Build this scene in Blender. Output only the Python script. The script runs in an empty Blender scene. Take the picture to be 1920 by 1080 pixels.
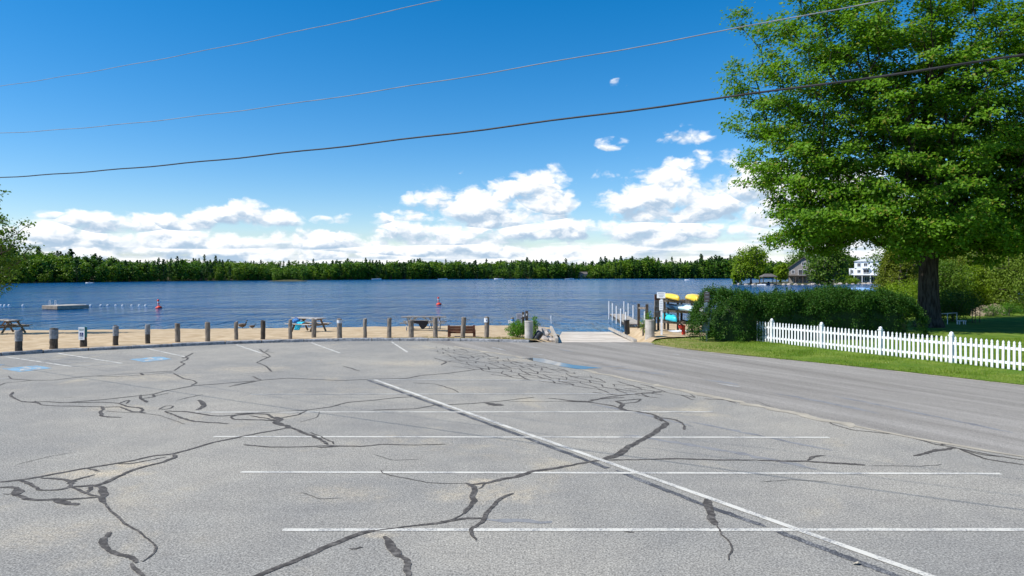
import bpy, bmesh, math, random
import numpy as np
from mathutils import Vector, Matrix
from mathutils.geometry import delaunay_2d_cdt

random.seed(7)
RNG = np.random.default_rng(7)
R = math.radians
S = bpy.context.scene
COL = S.collection

# ------------------------------------------------------------------ camera
FPX, HOR, CAMH = 1300.0, 517.0, 3.0
WATER = -0.8
cam_d = bpy.data.cameras.new('camera')
cam_d.sensor_width = 36.0
cam_d.lens = FPX * 36.0 / 1920.0
cam_d.shift_y = -(540.0 - HOR) / 1920.0
cam_d.clip_start = 0.1
cam_d.clip_end = 9000.0
cam = bpy.data.objects.new('camera', cam_d)
cam.location = (0, 0, CAMH)
cam.rotation_euler = (R(90), 0, 0)
COL.objects.link(cam)
S.camera = cam

# ------------------------------------------------------------------ exposure
S.view_settings.view_transform = 'Standard'
S.view_settings.look = 'None'
S.view_settings.gamma = 1.0
S.view_settings.exposure = 0.55
S.view_settings.use_curve_mapping = False

# ------------------------------------------------------------------ sun
SUN_EL = R(48.5)
SUN_TO = Vector((-0.95, -0.31, 0)).normalized() * math.cos(SUN_EL) + Vector((0, 0, math.sin(SUN_EL)))
sun_d = bpy.data.lights.new('sun', 'SUN')
sun_d.energy = 4.2
sun_d.angle = R(0.53)
sun_d.color = (1.0, 0.955, 0.89)
sun = bpy.data.objects.new('sun', sun_d)
sun.rotation_euler = SUN_TO.to_track_quat('Z', 'Y').to_euler()
sun.location = (-40, -10, 60)
COL.objects.link(sun)

# ------------------------------------------------------------------ node helper
class NT:
    def __init__(self, tree):
        self.t = tree; self.n = tree.nodes; self.l = tree.links
    def new(self, kind, **kw):
        nd = self.n.new(kind)
        for k, v in kw.items(): setattr(nd, k, v)
        return nd
    def put(self, sock, v):
        if hasattr(v, 'is_output') or isinstance(v, bpy.types.NodeSocket): self.l.new(v, sock)
        elif isinstance(v, (tuple, list)) and len(v) == 3 and sock.type == 'RGBA': sock.default_value = (*v, 1)
        else: sock.default_value = v
    def math(self, op, a, b=None, c=None, clamp=False):
        nd = self.new('ShaderNodeMath', operation=op, use_clamp=clamp)
        self.put(nd.inputs[0], a)
        if b is not None: self.put(nd.inputs[1], b)
        if c is not None: self.put(nd.inputs[2], c)
        return nd.outputs[0]
    def mixc(self, f, a, b, mode='MIX'):
        nd = self.new('ShaderNodeMix', data_type='RGBA', blend_type=mode)
        self.put(nd.inputs[0], f); self.put(nd.inputs[6], a); self.put(nd.inputs[7], b)
        return nd.outputs[2]
    def mixf(self, f, a, b):
        nd = self.new('ShaderNodeMix', data_type='FLOAT')
        self.put(nd.inputs[0], f); self.put(nd.inputs[2], a); self.put(nd.inputs[3], b)
        return nd.outputs[0]
    def vec(self, x, y, z):
        nd = self.new('ShaderNodeCombineXYZ')
        self.put(nd.inputs[0], x); self.put(nd.inputs[1], y); self.put(nd.inputs[2], z)
        return nd.outputs[0]
    def sep(self, v):
        nd = self.new('ShaderNodeSeparateXYZ'); self.put(nd.inputs[0], v); return nd.outputs
    def noise(self, vec, scale, detail=3, rough=0.5, dist=0.0, color=False):
        nd = self.new('ShaderNodeTexNoise')
        self.put(nd.inputs['Vector'], vec); nd.inputs['Scale'].default_value = scale
        nd.inputs['Detail'].default_value = detail; nd.inputs['Roughness'].default_value = rough
        nd.inputs['Distortion'].default_value = dist
        return nd.outputs[1 if color else 0]
    def voro(self, vec, scale, feature='F1', out='Distance'):
        nd = self.new('ShaderNodeTexVoronoi', feature=feature)
        self.put(nd.inputs['Vector'], vec); nd.inputs['Scale'].default_value = scale
        return nd.outputs[out]
    def step(self, v, lo, hi, a=0.0, b=1.0):
        nd = self.new('ShaderNodeMapRange', interpolation_type='SMOOTHSTEP')
        self.put(nd.inputs[0], v); self.put(nd.inputs[1], lo); self.put(nd.inputs[2], hi)
        nd.inputs[3].default_value = a; nd.inputs[4].default_value = b
        return nd.outputs[0]
    def mapping(self, vec, rot=(0, 0, 0), scale=(1, 1, 1), loc=(0, 0, 0)):
        nd = self.new('ShaderNodeMapping'); self.put(nd.inputs[0], vec)
        nd.inputs[1].default_value = loc; nd.inputs[2].default_value = rot; nd.inputs[3].default_value = scale
        return nd.outputs[0]
    def pos(self): return self.new('ShaderNodeNewGeometry').outputs['Position']

# ------------------------------------------------------------------ world: clear blue sky with a bank of cumulus
W = bpy.data.worlds.new('World'); S.world = W; W.use_nodes = True
nt = NT(W.node_tree); nt.n.clear()
sky = nt.new('ShaderNodeTexSky', sky_type='NISHITA')
sky.sun_disc = False
sky.sun_elevation = SUN_EL
sky.sun_rotation = math.atan2(SUN_TO.x, SUN_TO.y)
sky.altitude = 150; sky.air_density = 1.0; sky.dust_density = 0.25; sky.ozone_density = 2.6
hs = nt.new('ShaderNodeHueSaturation')
hs.inputs['Hue'].default_value = 0.493; hs.inputs['Saturation'].default_value = 1.48; hs.inputs['Value'].default_value = 1.04
nt.l.new(sky.outputs[0], hs.inputs['Color'])
SKY_COL = nt.mixc(1.0, hs.outputs[0], (0.98, 0.95, 1.06), 'MULTIPLY')
direc = nt.new('ShaderNodeTexCoord').outputs['Generated']
dx, dy, dz = nt.sep(direc)
AZ = nt.math('ARCTAN2', dx, dy)
EL = nt.math('ARCSINE', dz)
def cloud_noise(off_a, off_e):
    """billows: rounded heads with creases between them, broken up by finer turbulence"""
    a, e = nt.math('ADD', AZ, off_a), nt.math('ADD', EL, off_e)
    warp = nt.noise(nt.vec(nt.math('MULTIPLY', a, 20.0), nt.math('MULTIPLY', e, 26.0), 1.3), 1.0, 4, 0.6, color=True)
    wx, wy, _ = nt.sep(warp)
    v = nt.vec(nt.math('ADD', nt.math('MULTIPLY', a, 15.0), nt.math('MULTIPLY', wx, 0.9)), nt.math('ADD', nt.math('MULTIPLY', e, 27.0), nt.math('MULTIPLY', wy, 0.9)), 3.7)
    vo = nt.new('ShaderNodeTexVoronoi', feature='F1', voronoi_dimensions='2D'); nt.put(vo.inputs['Vector'], v)
    vo.inputs['Scale'].default_value = 1.0; vo.inputs['Detail'].default_value = 3.0; vo.inputs['Roughness'].default_value = 0.52; vo.inputs['Lacunarity'].default_value = 2.1
    return nt.math('ADD', nt.math('MULTIPLY', nt.math('SUBTRACT', 1.0, vo.outputs['Distance']), 0.62), nt.math('MULTIPLY', nt.sep(warp)[2], 0.38))
N1 = cloud_noise(0, 0)
N2 = cloud_noise(-0.007, 0.011)
VL = nt.vec(nt.math('MULTIPLY', AZ, 8.0), nt.math('MULTIPLY', EL, 60.0), 11.3)
NB = nt.noise(VL, 1.0, 6, 0.52)
VL2 = nt.vec(nt.math('MULTIPLY', nt.math('ADD', AZ, -0.007), 8.0), nt.math('MULTIPLY', nt.math('ADD', EL, 0.008), 60.0), 11.3)
NB2 = nt.noise(VL2, 1.0, 6, 0.52)
def az_el(px, py):
    u, v = (px - 960) / FPX, (HOR - py) / FPX
    return math.atan(u), math.atan(v / math.sqrt(1 + u * u))
# single cumulus heaps: bearing and height of the middle, half width, reach up, reach down
HEAPS = [(915, 398, 165, 66, 34), (1010, 374, 84, 58, 42), (1300, 374, 165, 74, 52), (1400, 345, 130, 46, 60), (1215, 388, 110, 34, 30),
         (1520, 390, 170, 70, 40), (470, 412, 88, 30, 18), (350, 418, 70, 20, 18), (215, 424, 90, 26, 18),
         (660, 413, 36, 13, 10), (603, 414, 25, 10, 8), (712, 412, 26, 13, 10), (1290, 256, 56, 28, 17), (1146, 270, 36, 16, 12),
         (1160, 158, 17, 12, 10), (1372, 230, 26, 14, 12), (118, 406, 36, 8, 6), (90, 440, 90, 22, 20), (1178, 345, 40, 16, 10), (600, 452, 150, 24, 18), (800, 446, 170, 30, 22), (1060, 440, 150, 32, 20), (1250, 440, 190, 26, 22), (330, 452, 190, 24, 18), (860, 470, 300, 16, 14), (420, 478, 380, 14, 12)]
field, shade_y = None, None
for hx, hy, hw, up, dn in HEAPS:
    a0, e0 = az_el(hx, hy)
    ax = nt.math('MULTIPLY', nt.math('SUBTRACT', AZ, a0), FPX / hw)
    ey = nt.math('SUBTRACT', EL, e0)
    eu = nt.math('MULTIPLY', nt.math('MAXIMUM', ey, 0.0), FPX / up)
    ed = nt.math('MULTIPLY', nt.math('MINIMUM', ey, 0.0), FPX / dn)
    eh = nt.math('ADD', eu, ed)
    d = nt.math('SUBTRACT', 1.0, nt.math('ADD', nt.math('MULTIPLY', ax, ax), nt.math('MULTIPLY', eh, eh)))
    if hw < 50: d = nt.math('MINIMUM', nt.math('SUBTRACT', d, 0.25), -0.12 if hw < 20 else 0.10)
    if field is None: field, shade_y = d, eh
    else:
        shade_y = nt.mixf(nt.math('GREATER_THAN', d, field), shade_y, eh)
        field = nt.math('MAXIMUM', field, d)
dens = nt.math('ADD', nt.math('MAXIMUM', field, -2.0), nt.math('MULTIPLY', nt.math('SUBTRACT', N1, 0.28), 2.3))
mask_h = nt.step(dens, -0.05, 0.80)
lit_h = nt.math('ADD', nt.math('MULTIPLY', nt.math('SUBTRACT', N1, N2), 1.15),
                nt.math('ADD', 0.63, nt.math('MULTIPLY', shade_y, 0.52)))
# the low bank of stratocumulus that runs right round the horizon
top = nt.math('ADD', 0.073, nt.math('MULTIPLY', nt.math('SUBTRACT', nt.noise(nt.vec(nt.math('MULTIPLY', AZ, 5.0), 0, 5.5), 1.0, 3), 0.5), 0.04))
bank = nt.math('MULTIPLY', nt.math('SUBTRACT', top, EL), 40.0)
dens_b = nt.math('ADD', nt.math('MINIMUM', bank, 1.3), nt.math('ADD', nt.math('MULTIPLY', nt.math('SUBTRACT', NB, 0.5), 3.2), nt.math('MULTIPLY', nt.math('SUBTRACT', N1, 0.5), 1.3)))
mask_b = nt.step(dens_b, -0.2, 1.1)
lit_b = nt.math('ADD', 0.68, nt.math('ADD', nt.math('MULTIPLY', nt.math('SUBTRACT', NB, NB2), 2.0), nt.math('MULTIPLY', nt.math('SUBTRACT', N1, N2), 0.6)))
lit = nt.mixf(mask_h, lit_b, lit_h)
mask = nt.math('MAXIMUM', mask_h, nt.math('MULTIPLY', mask_b, 0.97))
mask = nt.math('MULTIPLY', mask, nt.step(EL, -0.02, 0.0))
litc = nt.step(lit, 0.22, 0.86)
CB = 8.2
cl_col = nt.mixc(litc, (0.40 * CB, 0.53 * CB, 0.68 * CB), (0.98 * CB, 0.99 * CB, 1.0 * CB))
sky_out = nt.mixc(mask, SKY_COL, cl_col)
bg = nt.new('ShaderNodeBackground'); nt.l.new(sky_out, bg.inputs[0]); bg.inputs[1].default_value = 0.095
wo = nt.new('ShaderNodeOutputWorld'); nt.l.new(bg.outputs[0], wo.inputs[0])
W.cycles.sampling_method = 'MANUAL'; W.cycles.sample_map_resolution = 512

# ------------------------------------------------------------------ survey helpers: a bearing in the view and a height above datum give a spot on the ground
def G(px, py, z=0.0):
    Y = FPX * (CAMH - z) / (py - HOR)
    return ((px - 960) / FPX * Y, Y)
def XD(px, Y): return (px - 960) / FPX * Y

# ------------------------------------------------------------------ materials
MATS = {}
def mat(name, c1, c2=None, scale=4.0, rough=0.7, bump=0.0, bscale=None, detail=4, spec=0.3, metallic=0.0, stretch=(1, 1, 1), contrast=(0.35, 0.65), objspace=False, dirt=None):
    if name in MATS: return MATS[name]
    m = bpy.data.materials.new(name); m.use_nodes = True
    t = NT(m.node_tree); b = t.n['Principled BSDF']
    v = t.new('ShaderNodeTexCoord').outputs['Object'] if objspace else t.pos()
    v = t.mapping(v, scale=stretch)
    c = c1
    if c2 is not None:
        f = t.step(t.noise(v, scale, detail, 0.6), contrast[0], contrast[1])
        c = t.mixc(f, c1, c2)
    if dirt:
        f2 = t.step(t.noise(t.pos(), dirt[1], 5, 0.65), 0.5, 0.72)
        c = t.mixc(t.math('MULTIPLY', f2, dirt[2]), c, dirt[0])
    t.put(b.inputs['Base Color'], c if not isinstance(c, tuple) else (*c, 1))
    b.inputs['Roughness'].default_value = rough
    b.inputs['Specular IOR Level'].default_value = spec
    b.inputs['Metallic'].default_value = metallic
    if bump:
        bp = t.new('ShaderNodeBump'); bp.inputs['Strength'].default_value = bump; bp.inputs['Distance'].default_value = 0.02
        t.l.new(t.noise(v, bscale or scale * 2, 5, 0.6), bp.inputs['Height']); t.l.new(bp.outputs[0], b.inputs['Normal'])
    MATS[name] = m
    return m

def leaf_mat(name, dark, light, trans=0.45, warm=None, rough=0.5, spec=0.2):
    if name in MATS: return MATS[name]
    m = bpy.data.materials.new(name); m.use_nodes = True
    t = NT(m.node_tree); b = t.n['Principled BSDF']; out = t.n['Material Output']
    g = t.new('ShaderNodeNewGeometry')
    r = g.outputs['Random Per Island']
    f = t.math('ADD', t.math('MULTIPLY', r, 0.6), t.math('MULTIPLY', t.noise(g.outputs['Position'], 0.9, 2), 0.5), clamp=True)
    c = t.mixc(f, dark, light)
    if warm: c = t.mixc(t.math('MULTIPLY', t.math('GREATER_THAN', r, 0.93), 0.6), c, warm)
    t.l.new(c, b.inputs['Base Color']); b.inputs['Roughness'].default_value = rough; b.inputs['Specular IOR Level'].default_value = spec
    tr = t.new('ShaderNodeBsdfTranslucent')
    t.l.new(t.mixc(1.0, c, (1.15, 1.25, 0.45), 'MULTIPLY'), tr.inputs[0])
    mx = t.new('ShaderNodeMixShader'); mx.inputs[0].default_value = trans
    t.l.new(b.outputs[0], mx.inputs[1]); t.l.new(tr.outputs[0], mx.inputs[2]); t.l.new(mx.outputs[0], out.inputs[0])
    MATS[name] = m
    return m

def asphalt_mat():
    m = bpy.data.materials.new('old_asphalt'); m.use_nodes = True
    t = NT(m.node_tree); b = t.n['Principled BSDF']; p = t.pos()
    big = t.noise(p, 0.23, 5, 0.6)
    mid = t.noise(p, 1.7, 6, 0.62)
    col = t.mixc(t.step(big, 0.34, 0.68), (0.225, 0.230, 0.232), (0.295, 0.292, 0.278))
    tan = t.math('MULTIPLY', t.step(t.noise(t.mapping(p, loc=(13, 4, 0), scale=(1, 0.75, 1)), 0.42, 6, 0.66, 0.4), 0.56, 0.74), 0.62)
    col = t.mixc(tan, col, (0.40, 0.365, 0.295))
    col = t.mixc(t.step(mid, 0.3, 0.75), t.mixc(1.0, col, (0.88, 0.88, 0.89), 'MULTIPLY'), col)
    wob = t.noise(p, 2.6, 5, 0.65)
    fine = t.noise(p, 7.0, 5, 0.7)
    X_, Y_, _z = t.sep(p)
    for (ex, ey), ew, eh, st in [(G(925, 925), 1.0, .55, .75), (G(180, 888), .85, .30, .95), (G(245, 872), .55, .22, .9), (G(770, 681), 1.6, .9, .8), (G(285, 708), 1.5, .9, .7), (G(470, 692), 1.6, .9, .6), (G(640, 925), .8, .5, .5), (G(75, 1005), .7, .5, .55), (G(880, 730), 1.2, .7, .5), (G(520, 780), .7, .35, .7), (G(225, 765), .9, .5, .65), (G(905, 903), .25, .18, .9), (G(990, 675), 1.8, .6, .7), (G(715, 1003), .25, .12, .8), (G(1700, 800), 1.2, .5, .4)]:
        q1, q2 = t.math('MULTIPLY', t.math('SUBTRACT', X_, ex), 1 / ew), t.math('MULTIPLY', t.math('SUBTRACT', Y_, ey), 1 / eh)
        dd = t.math('ADD', t.math('SUBTRACT', 1.0, t.math('ADD', t.math('MULTIPLY', q1, q1), t.math('MULTIPLY', q2, q2))), t.math('MULTIPLY', t.math('SUBTRACT', wob, 0.5), 2.4))
        col = t.mixc(t.math('MULTIPLY', t.math('MULTIPLY', t.step(dd, -0.3, 1.4), min(1.0, st * 0.85 + (0.25 if st > .85 else 0.0))), t.step(fine, 0.25, 0.65)), col, (0.40, 0.362, 0.295))
    oil = t.math('MULTIPLY', t.step(t.noise(p, 1.15, 3, 0.5), 0.70, 0.80), 0.45)
    col = t.mixc(oil, col, (0.12, 0.118, 0.115))
    rub = t.math('MULTIPLY', t.step(t.noise(t.mapping(p, rot=(0, 0, R(22)), scale=(0.12, 1.6, 1)), 1.1, 5, 0.6), 0.56, 0.8), 0.28)
    col = t.mixc(rub, col, (0.15, 0.15, 0.155))
    g1 = t.noise(p, 46.0, 3, 0.75)
    g2 = t.noise(p, 15.0, 4, 0.8)
    col = t.mixc(1.0, col, t.mixc(t.step(g1, 0.28, 0.72), (0.38, 0.38, 0.39), (1.62, 1.60, 1.56)), 'MULTIPLY')
    col = t.mixc(0.6, col, t.mixc(t.step(g2, 0.3, 0.7), (0.72, 0.72, 0.72), (1.25, 1.25, 1.24)), 'MULTIPLY')
    t.l.new(t.mixc(1.0, col, (1.22, 1.16, 1.04), 'MULTIPLY'), b.inputs['Base Color'])
    b.inputs['Roughness'].default_value = 0.92; b.inputs['Specular IOR Level'].default_value = 0.08
    bp = t.new('ShaderNodeBump'); bp.inputs['Strength'].default_value = 0.5; bp.inputs['Distance'].default_value = 0.012
    t.l.new(g1, bp.inputs['Height']); t.l.new(bp.outputs[0], b.inputs['Normal'])
    return m

def road_mat():
    m = bpy.data.materials.new('drive_asphalt'); m.use_nodes = True
    t = NT(m.node_tree); b = t.n['Principled BSDF']; p = t.pos()
    v = t.mapping(p, rot=(0, 0, R(-118)), scale=(1, 1, 1))
    v = t.mapping(v, scale=(0.10, 1.3, 1))
    s1 = t.noise(v, 1.0, 7, 0.62); s2 = t.noise(v, 3.3, 5, 0.65)
    col = t.mixc(t.step(s1, 0.32, 0.68), (0.215, 0.200, 0.176), (0.315, 0.295, 0.262))
    col = t.mixc(t.math('MULTIPLY', t.step(s2, 0.58, 0.85), 0.5), col, (0.36, 0.33, 0.28))
    col = t.mixc(t.math('MULTIPLY', t.step(t.noise(v, 2.1, 4, 0.6), 0.60, 0.74), 0.5), col, (0.105, 0.10, 0.095))
    col = t.mixc(t.math('MULTIPLY', t.step(t.noise(p, 0.5, 5, 0.6), 0.55, 0.75), 0.4), col, (0.24, 0.225, 0.19))
    g1 = t.noise(p, 50.0, 2, 0.7)
    col = t.mixc(1.0, col, t.mixc(t.step(g1, 0.3, 0.7), (0.60, 0.60, 0.60), (1.38, 1.37, 1.35)), 'MULTIPLY')
    t.l.new(col, b.inputs['Base Color']); b.inputs['Roughness'].default_value = 0.92; b.inputs['Specular IOR Level'].default_value = 0.08
    bp = t.new('ShaderNodeBump'); bp.inputs['Strength'].default_value = 0.3; bp.inputs['Distance'].default_value = 0.01
    t.l.new(g1, bp.inputs['Height']); t.l.new(bp.outputs[0], b.inputs['Normal'])
    return m

def worn_paint(name, col, wear=0.5, under=(0.24, 0.24, 0.235)):
    m = bpy.data.materials.new(name); m.use_nodes = True
    t = NT(m.node_tree); b = t.n['Principled BSDF']; p = t.pos()
    w = t.math('ADD', t.math('MULTIPLY', t.noise(p, 40.0, 3, 0.7), 0.6), t.math('MULTIPLY', t.noise(p, 2.2, 4, 0.6), 0.5))
    f = t.step(w, wear, wear + 0.16)
    c = t.mixc(f, col, under)
    t.l.new(c, b.inputs['Base Color']); b.inputs['Roughness'].default_value = 0.85; b.inputs['Specular IOR Level'].default_value = 0.1
    return m

def tar_mat():
    m = bpy.data.materials.new('crack_sealant'); m.use_nodes = True
    t = NT(m.node_tree); b = t.n['Principled BSDF']; p = t.pos()
    f = t.step(t.noise(p, 9.0, 5, 0.7), 0.40, 0.75)
    c = t.mixc(f, (0.064, 0.058, 0.052), (0.185, 0.170, 0.150))
    t.l.new(c, b.inputs['Base Color']); b.inputs['Roughness'].default_value = 0.8; b.inputs['Specular IOR Level'].default_value = 0.12
    bp = t.new('ShaderNodeBump'); bp.inputs['Strength'].default_value = 0.6; bp.inputs['Distance'].default_value = 0.01
    t.l.new(t.noise(p, 24.0, 4, 0.7), bp.inputs['Height']); t.l.new(bp.outputs[0], b.inputs['Normal'])
    return m

def water_mat():
    m = bpy.data.materials.new('lake_water'); m.use_nodes = True
    t = NT(m.node_tree); b = t.n['Principled BSDF']; p = t.pos()
    gust = t.noise(t.mapping(p, scale=(0.010, 0.060, 1), rot=(0, 0, R(4))), 1.0, 6, 0.65)
    gust2 = t.noise(t.mapping(p, scale=(0.003, 0.020, 1)), 1.0, 5, 0.6)
    g = t.step(t.math('ADD', t.math('MULTIPLY', gust, 0.55), t.math('MULTIPLY', gust2, 0.45)), 0.40, 0.60)
    w1 = t.noise(t.mapping(p, rot=(0, 0, R(9)), scale=(0.75, 0.20, 1)), 1.0, 4, 0.6, 0.4)
    w2 = t.noise(t.mapping(p, rot=(0, 0, R(-14)), scale=(2.1, 0.8, 1)), 1.0, 4, 0.65)
    w3 = t.noise(t.mapping(p, rot=(0, 0, R(5)), scale=(0.16, 0.035, 1)), 1.0, 4, 0.62)
    h = t.math('ADD', t.math('ADD', t.math('MULTIPLY', w1, 1.3), t.math('MULTIPLY', w2, 0.42)), t.math('MULTIPLY', w3, 4.0))
    h = t.math('MULTIPLY', h, t.mixf(g, 0.55, 1.0))
    bp = t.new('ShaderNodeBump'); bp.inputs['Strength'].default_value = 1.0; bp.inputs['Distance'].default_value = 1.0
    t.l.new(h, bp.inputs['Height'])
    py = t.sep(p)[1]
    shallow = t.math('MULTIPLY', t.step(py, 64.0, 45.0), 0.75)
    col = t.mixc(g, (0.002, 0.046, 0.138), (0.003, 0.094, 0.245))
    col = t.mixc(shallow, col, (0.05, 0.155, 0.26))
    t.l.new(col, b.inputs['Base Color'])
    b.inputs['Roughness'].default_value = 0.12; b.inputs['IOR'].default_value = 1.33; b.inputs['Specular IOR Level'].default_value = 0.22
    t.l.new(bp.outputs[0], b.inputs['Normal'])
    return m

def grass_ground_mat():
    m = bpy.data.materials.new('turf'); m.use_nodes = True
    t = NT(m.node_tree); b = t.n['Principled BSDF']; p = t.pos()
    f = t.step(t.noise(p, 0.8, 5, 0.65), 0.35, 0.7)
    c = t.mixc(f, (0.080, 0.155, 0.014), (0.19, 0.245, 0.040))
    px_, py_, _ = t.sep(p)
    dry = t.math('MULTIPLY', t.step(px_, 10.5, 7.0), t.step(t.noise(p, 1.3, 4, 0.6), 0.25, 0.6))
    c = t.mixc(dry, c, (0.27, 0.23, 0.085))
    t.l.new(c, b.inputs['Base Color']); b.inputs['Roughness'].default_value = 0.9; b.inputs['Specular IOR Level'].default_value = 0.1
    bp = t.new('ShaderNodeBump'); bp.inputs['Strength'].default_value = 0.6; bp.inputs['Distance'].default_value = 0.05
    t.l.new(t.noise(p, 22, 4, 0.7), bp.inputs['Height']); t.l.new(bp.outputs[0], b.inputs['Normal'])
    return m

M = {}
M['asphalt'] = asphalt_mat(); M['road'] = road_mat(); M['tar'] = tar_mat(); M['water'] = water_mat(); M['turf'] = grass_ground_mat()
M['line'] = worn_paint('white_line_paint', (0.60, 0.575, 0.50, 1), 0.51)
M['line_old'] = worn_paint('faded_line_paint', (0.47, 0.46, 0.42, 1), 0.47)
M['blue_paint'] = worn_paint('blue_symbol_paint', (0.20, 0.385, 0.52, 1), 0.50)
M['black_paint'] = worn_paint('blackout_paint', (0.068, 0.070, 0.075, 1), 0.52)
M['rubber_mark'] = worn_paint('tyre_mark', (0.145, 0.145, 0.15, 1), 0.42)
M['sand'] = mat('sand', (0.41, 0.30, 0.175), (0.53, 0.41, 0.26), 1.3, 0.95, 0.9, 9, spec=0.1, dirt=((0.30, 0.22, 0.13), 2.5, 0.45))
M['sand_strip'] = mat('washed_sand', (0.33, 0.295, 0.235), (0.43, 0.385, 0.30), 2.0, 0.95, 0.4, 20, spec=0.1)
M['granite'] = mat('granite', (0.17, 0.175, 0.185), (0.36, 0.36, 0.36), 9.0, 0.8, 0.9, 14, contrast=(0.3, 0.7), dirt=((0.09, 0.09, 0.10), 3.0, 0.7))
M['concrete'] = mat('concrete', (0.36, 0.335, 0.295), (0.50, 0.47, 0.42), 2.5, 0.9, 0.4, 20, spec=0.15, dirt=((0.22, 0.20, 0.17), 1.8, 0.6))
M['ramp'] = mat('ramp_concrete', (0.50, 0.435, 0.355), (0.62, 0.555, 0.465), 0.9, 0.9, 0.5, 14, spec=0.15, dirt=((0.36, 0.31, 0.24), 0.7, 0.7))
M['earth'] = mat('earth', (0.045, 0.055, 0.02), (0.09, 0.085, 0.04), 0.4, 0.95, 0.3, 3)
M['rock_tan'] = mat('tan_rock', (0.17, 0.135, 0.09), (0.28, 0.23, 0.16), 2.0, 0.9, 0.6, 6)
M['rock'] = mat('rock', (0.28, 0.25, 0.225), (0.48, 0.43, 0.38), 3.0, 0.9, 0.8, 8)
M['timber'] = mat('weathered_timber', (0.14, 0.115, 0.09), (0.30, 0.255, 0.205), 5.0, 0.85, 0.8, 16, stretch=(5, 5, 0.6), dirt=((0.07, 0.055, 0.045), 3.0, 0.6))
M['timber_dark'] = mat('dark_timber', (0.045, 0.036, 0.028), (0.11, 0.088, 0.066), 5.0, 0.85, 0.8, 16, stretch=(5, 5, 0.6))
M['timber_pale'] = mat('pale_timber', (0.33, 0.29, 0.235), (0.47, 0.42, 0.35), 3.0, 0.85, 0.6, 12)
M['table_wood'] = mat('table_boards', (0.30, 0.27, 0.24), (0.46, 0.43, 0.39), 3.0, 0.75, 0.4, 14)
M['table_grey'] = mat('grey_table_boards', (0.17, 0.15, 0.13), (0.28, 0.26, 0.23), 3.0, 0.75, 0.4, 14)
M['table_leg'] = mat('table_legs', (0.20, 0.125, 0.07), (0.30, 0.20, 0.12), 4.0, 0.8, 0.4, 14)
M['bench_wood'] = mat('bench_stain', (0.10, 0.038, 0.020), (0.16, 0.065, 0.035), 4.0, 0.65, 0.4, 14)
M['bench_seat'] = mat('bench_seat_stain', (0.30, 0.12, 0.06), (0.40, 0.18, 0.10), 4.0, 0.65, 0.4, 14)
M['white_paint'] = mat('white_vinyl', (0.72, 0.73, 0.73), (0.80, 0.81, 0.82), 2.5, 0.45, 0.0, spec=0.35, dirt=((0.50, 0.50, 0.44), 3.5, 0.45))
M['white_old'] = mat('old_white_paint', (0.56, 0.58, 0.60), (0.74, 0.76, 0.78), 6.0, 0.7, 0.2, 16)
M['sign_white'] = mat('sign_white', (0.76, 0.77, 0.78), None, rough=0.5)
M['sign_ink'] = mat('sign_ink', (0.10, 0.12, 0.22), None, rough=0.6)
M['sign_green'] = mat('sign_green', (0.03, 0.17, 0.15), None, rough=0.6)
M['sign_blue'] = mat('sign_blue', (0.012, 0.022, 0.14), None, rough=0.5)
M['sign_grey'] = mat('sign_grey', (0.30, 0.32, 0.36), (0.38, 0.40, 0.44), 6, rough=0.6)
M['cap_grey'] = mat('cap_grey', (0.17, 0.175, 0.18), (0.30, 0.305, 0.31), 9, rough=0.85, dirt=((0.08, 0.075, 0.07), 5.0, 0.7))
M['sign_teal'] = mat('sign_blue_grey', (0.17, 0.25, 0.28), (0.22, 0.30, 0.33), 6, rough=0.6)
M['sign_brown'] = mat('sign_dark_brown', (0.07, 0.06, 0.055), (0.11, 0.095, 0.085), 6, rough=0.7)
M['galv'] = mat('galvanised', (0.42, 0.44, 0.45), (0.52, 0.54, 0.55), 8, rough=0.45, metallic=0.6)
M['red'] = mat('red_paint', (0.42, 0.022, 0.014), (0.52, 0.05, 0.03), 5, rough=0.5, dirt=((0.20, 0.02, 0.015), 6.0, 0.5))
M['buoy_red'] = mat('buoy_red', (0.60, 0.045, 0.018), (0.70, 0.08, 0.035), 5, rough=0.45)
M['black_plastic'] = mat('black_plastic', (0.012, 0.014, 0.018), (0.03, 0.033, 0.04), 5, rough=0.4, spec=0.5)
M['yellow'] = mat('yellow_hull', (0.78, 0.52, 0.04), (0.86, 0.62, 0.09), 2, rough=0.35, spec=0.5)
M['pale_blue'] = mat('pale_blue_hull', (0.50, 0.70, 0.78), (0.60, 0.78, 0.84), 2, rough=0.4, spec=0.5)
M['turquoise'] = mat('turquoise_hull', (0.02, 0.46, 0.58), (0.04, 0.56, 0.68), 2, rough=0.4, spec=0.5)
M['navy'] = mat('navy_hull', (0.02, 0.06, 0.12), (0.03, 0.09, 0.17), 2, rough=0.4)
M['green_hull'] = mat('green_hull', (0.16, 0.52, 0.24), (0.22, 0.6, 0.3), 2, rough=0.4)
M['blue_hull'] = mat('blue_hull', (0.20, 0.42, 0.85), (0.3, 0.5, 0.9), 2, rough=0.4)
M['towel'] = mat('aqua_towel', (0.02, 0.48, 0.72), (0.06, 0.58, 0.80), 12, rough=0.95)
M['bag_blue'] = mat('blue_bag', (0.02, 0.09, 0.32), (0.10, 0.32, 0.62), 14, rough=0.8)
M['bag_black'] = mat('black_cloth', (0.012, 0.012, 0.014), (0.025, 0.024, 0.028), 10, rough=0.9)
M['bark'] = mat('maple_bark', (0.026, 0.021, 0.017), (0.085, 0.072, 0.060), 2.4, 0.95, 1.0, 7, stretch=(4, 4, 0.7), spec=0.1)
M['twig'] = mat('twig_bark', (0.07, 0.058, 0.045), (0.14, 0.12, 0.10), 3, 0.9)
M['cable'] = mat('cable_black', (0.012, 0.013, 0.014), (0.03, 0.03, 0.03), 3, rough=0.5)
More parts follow.
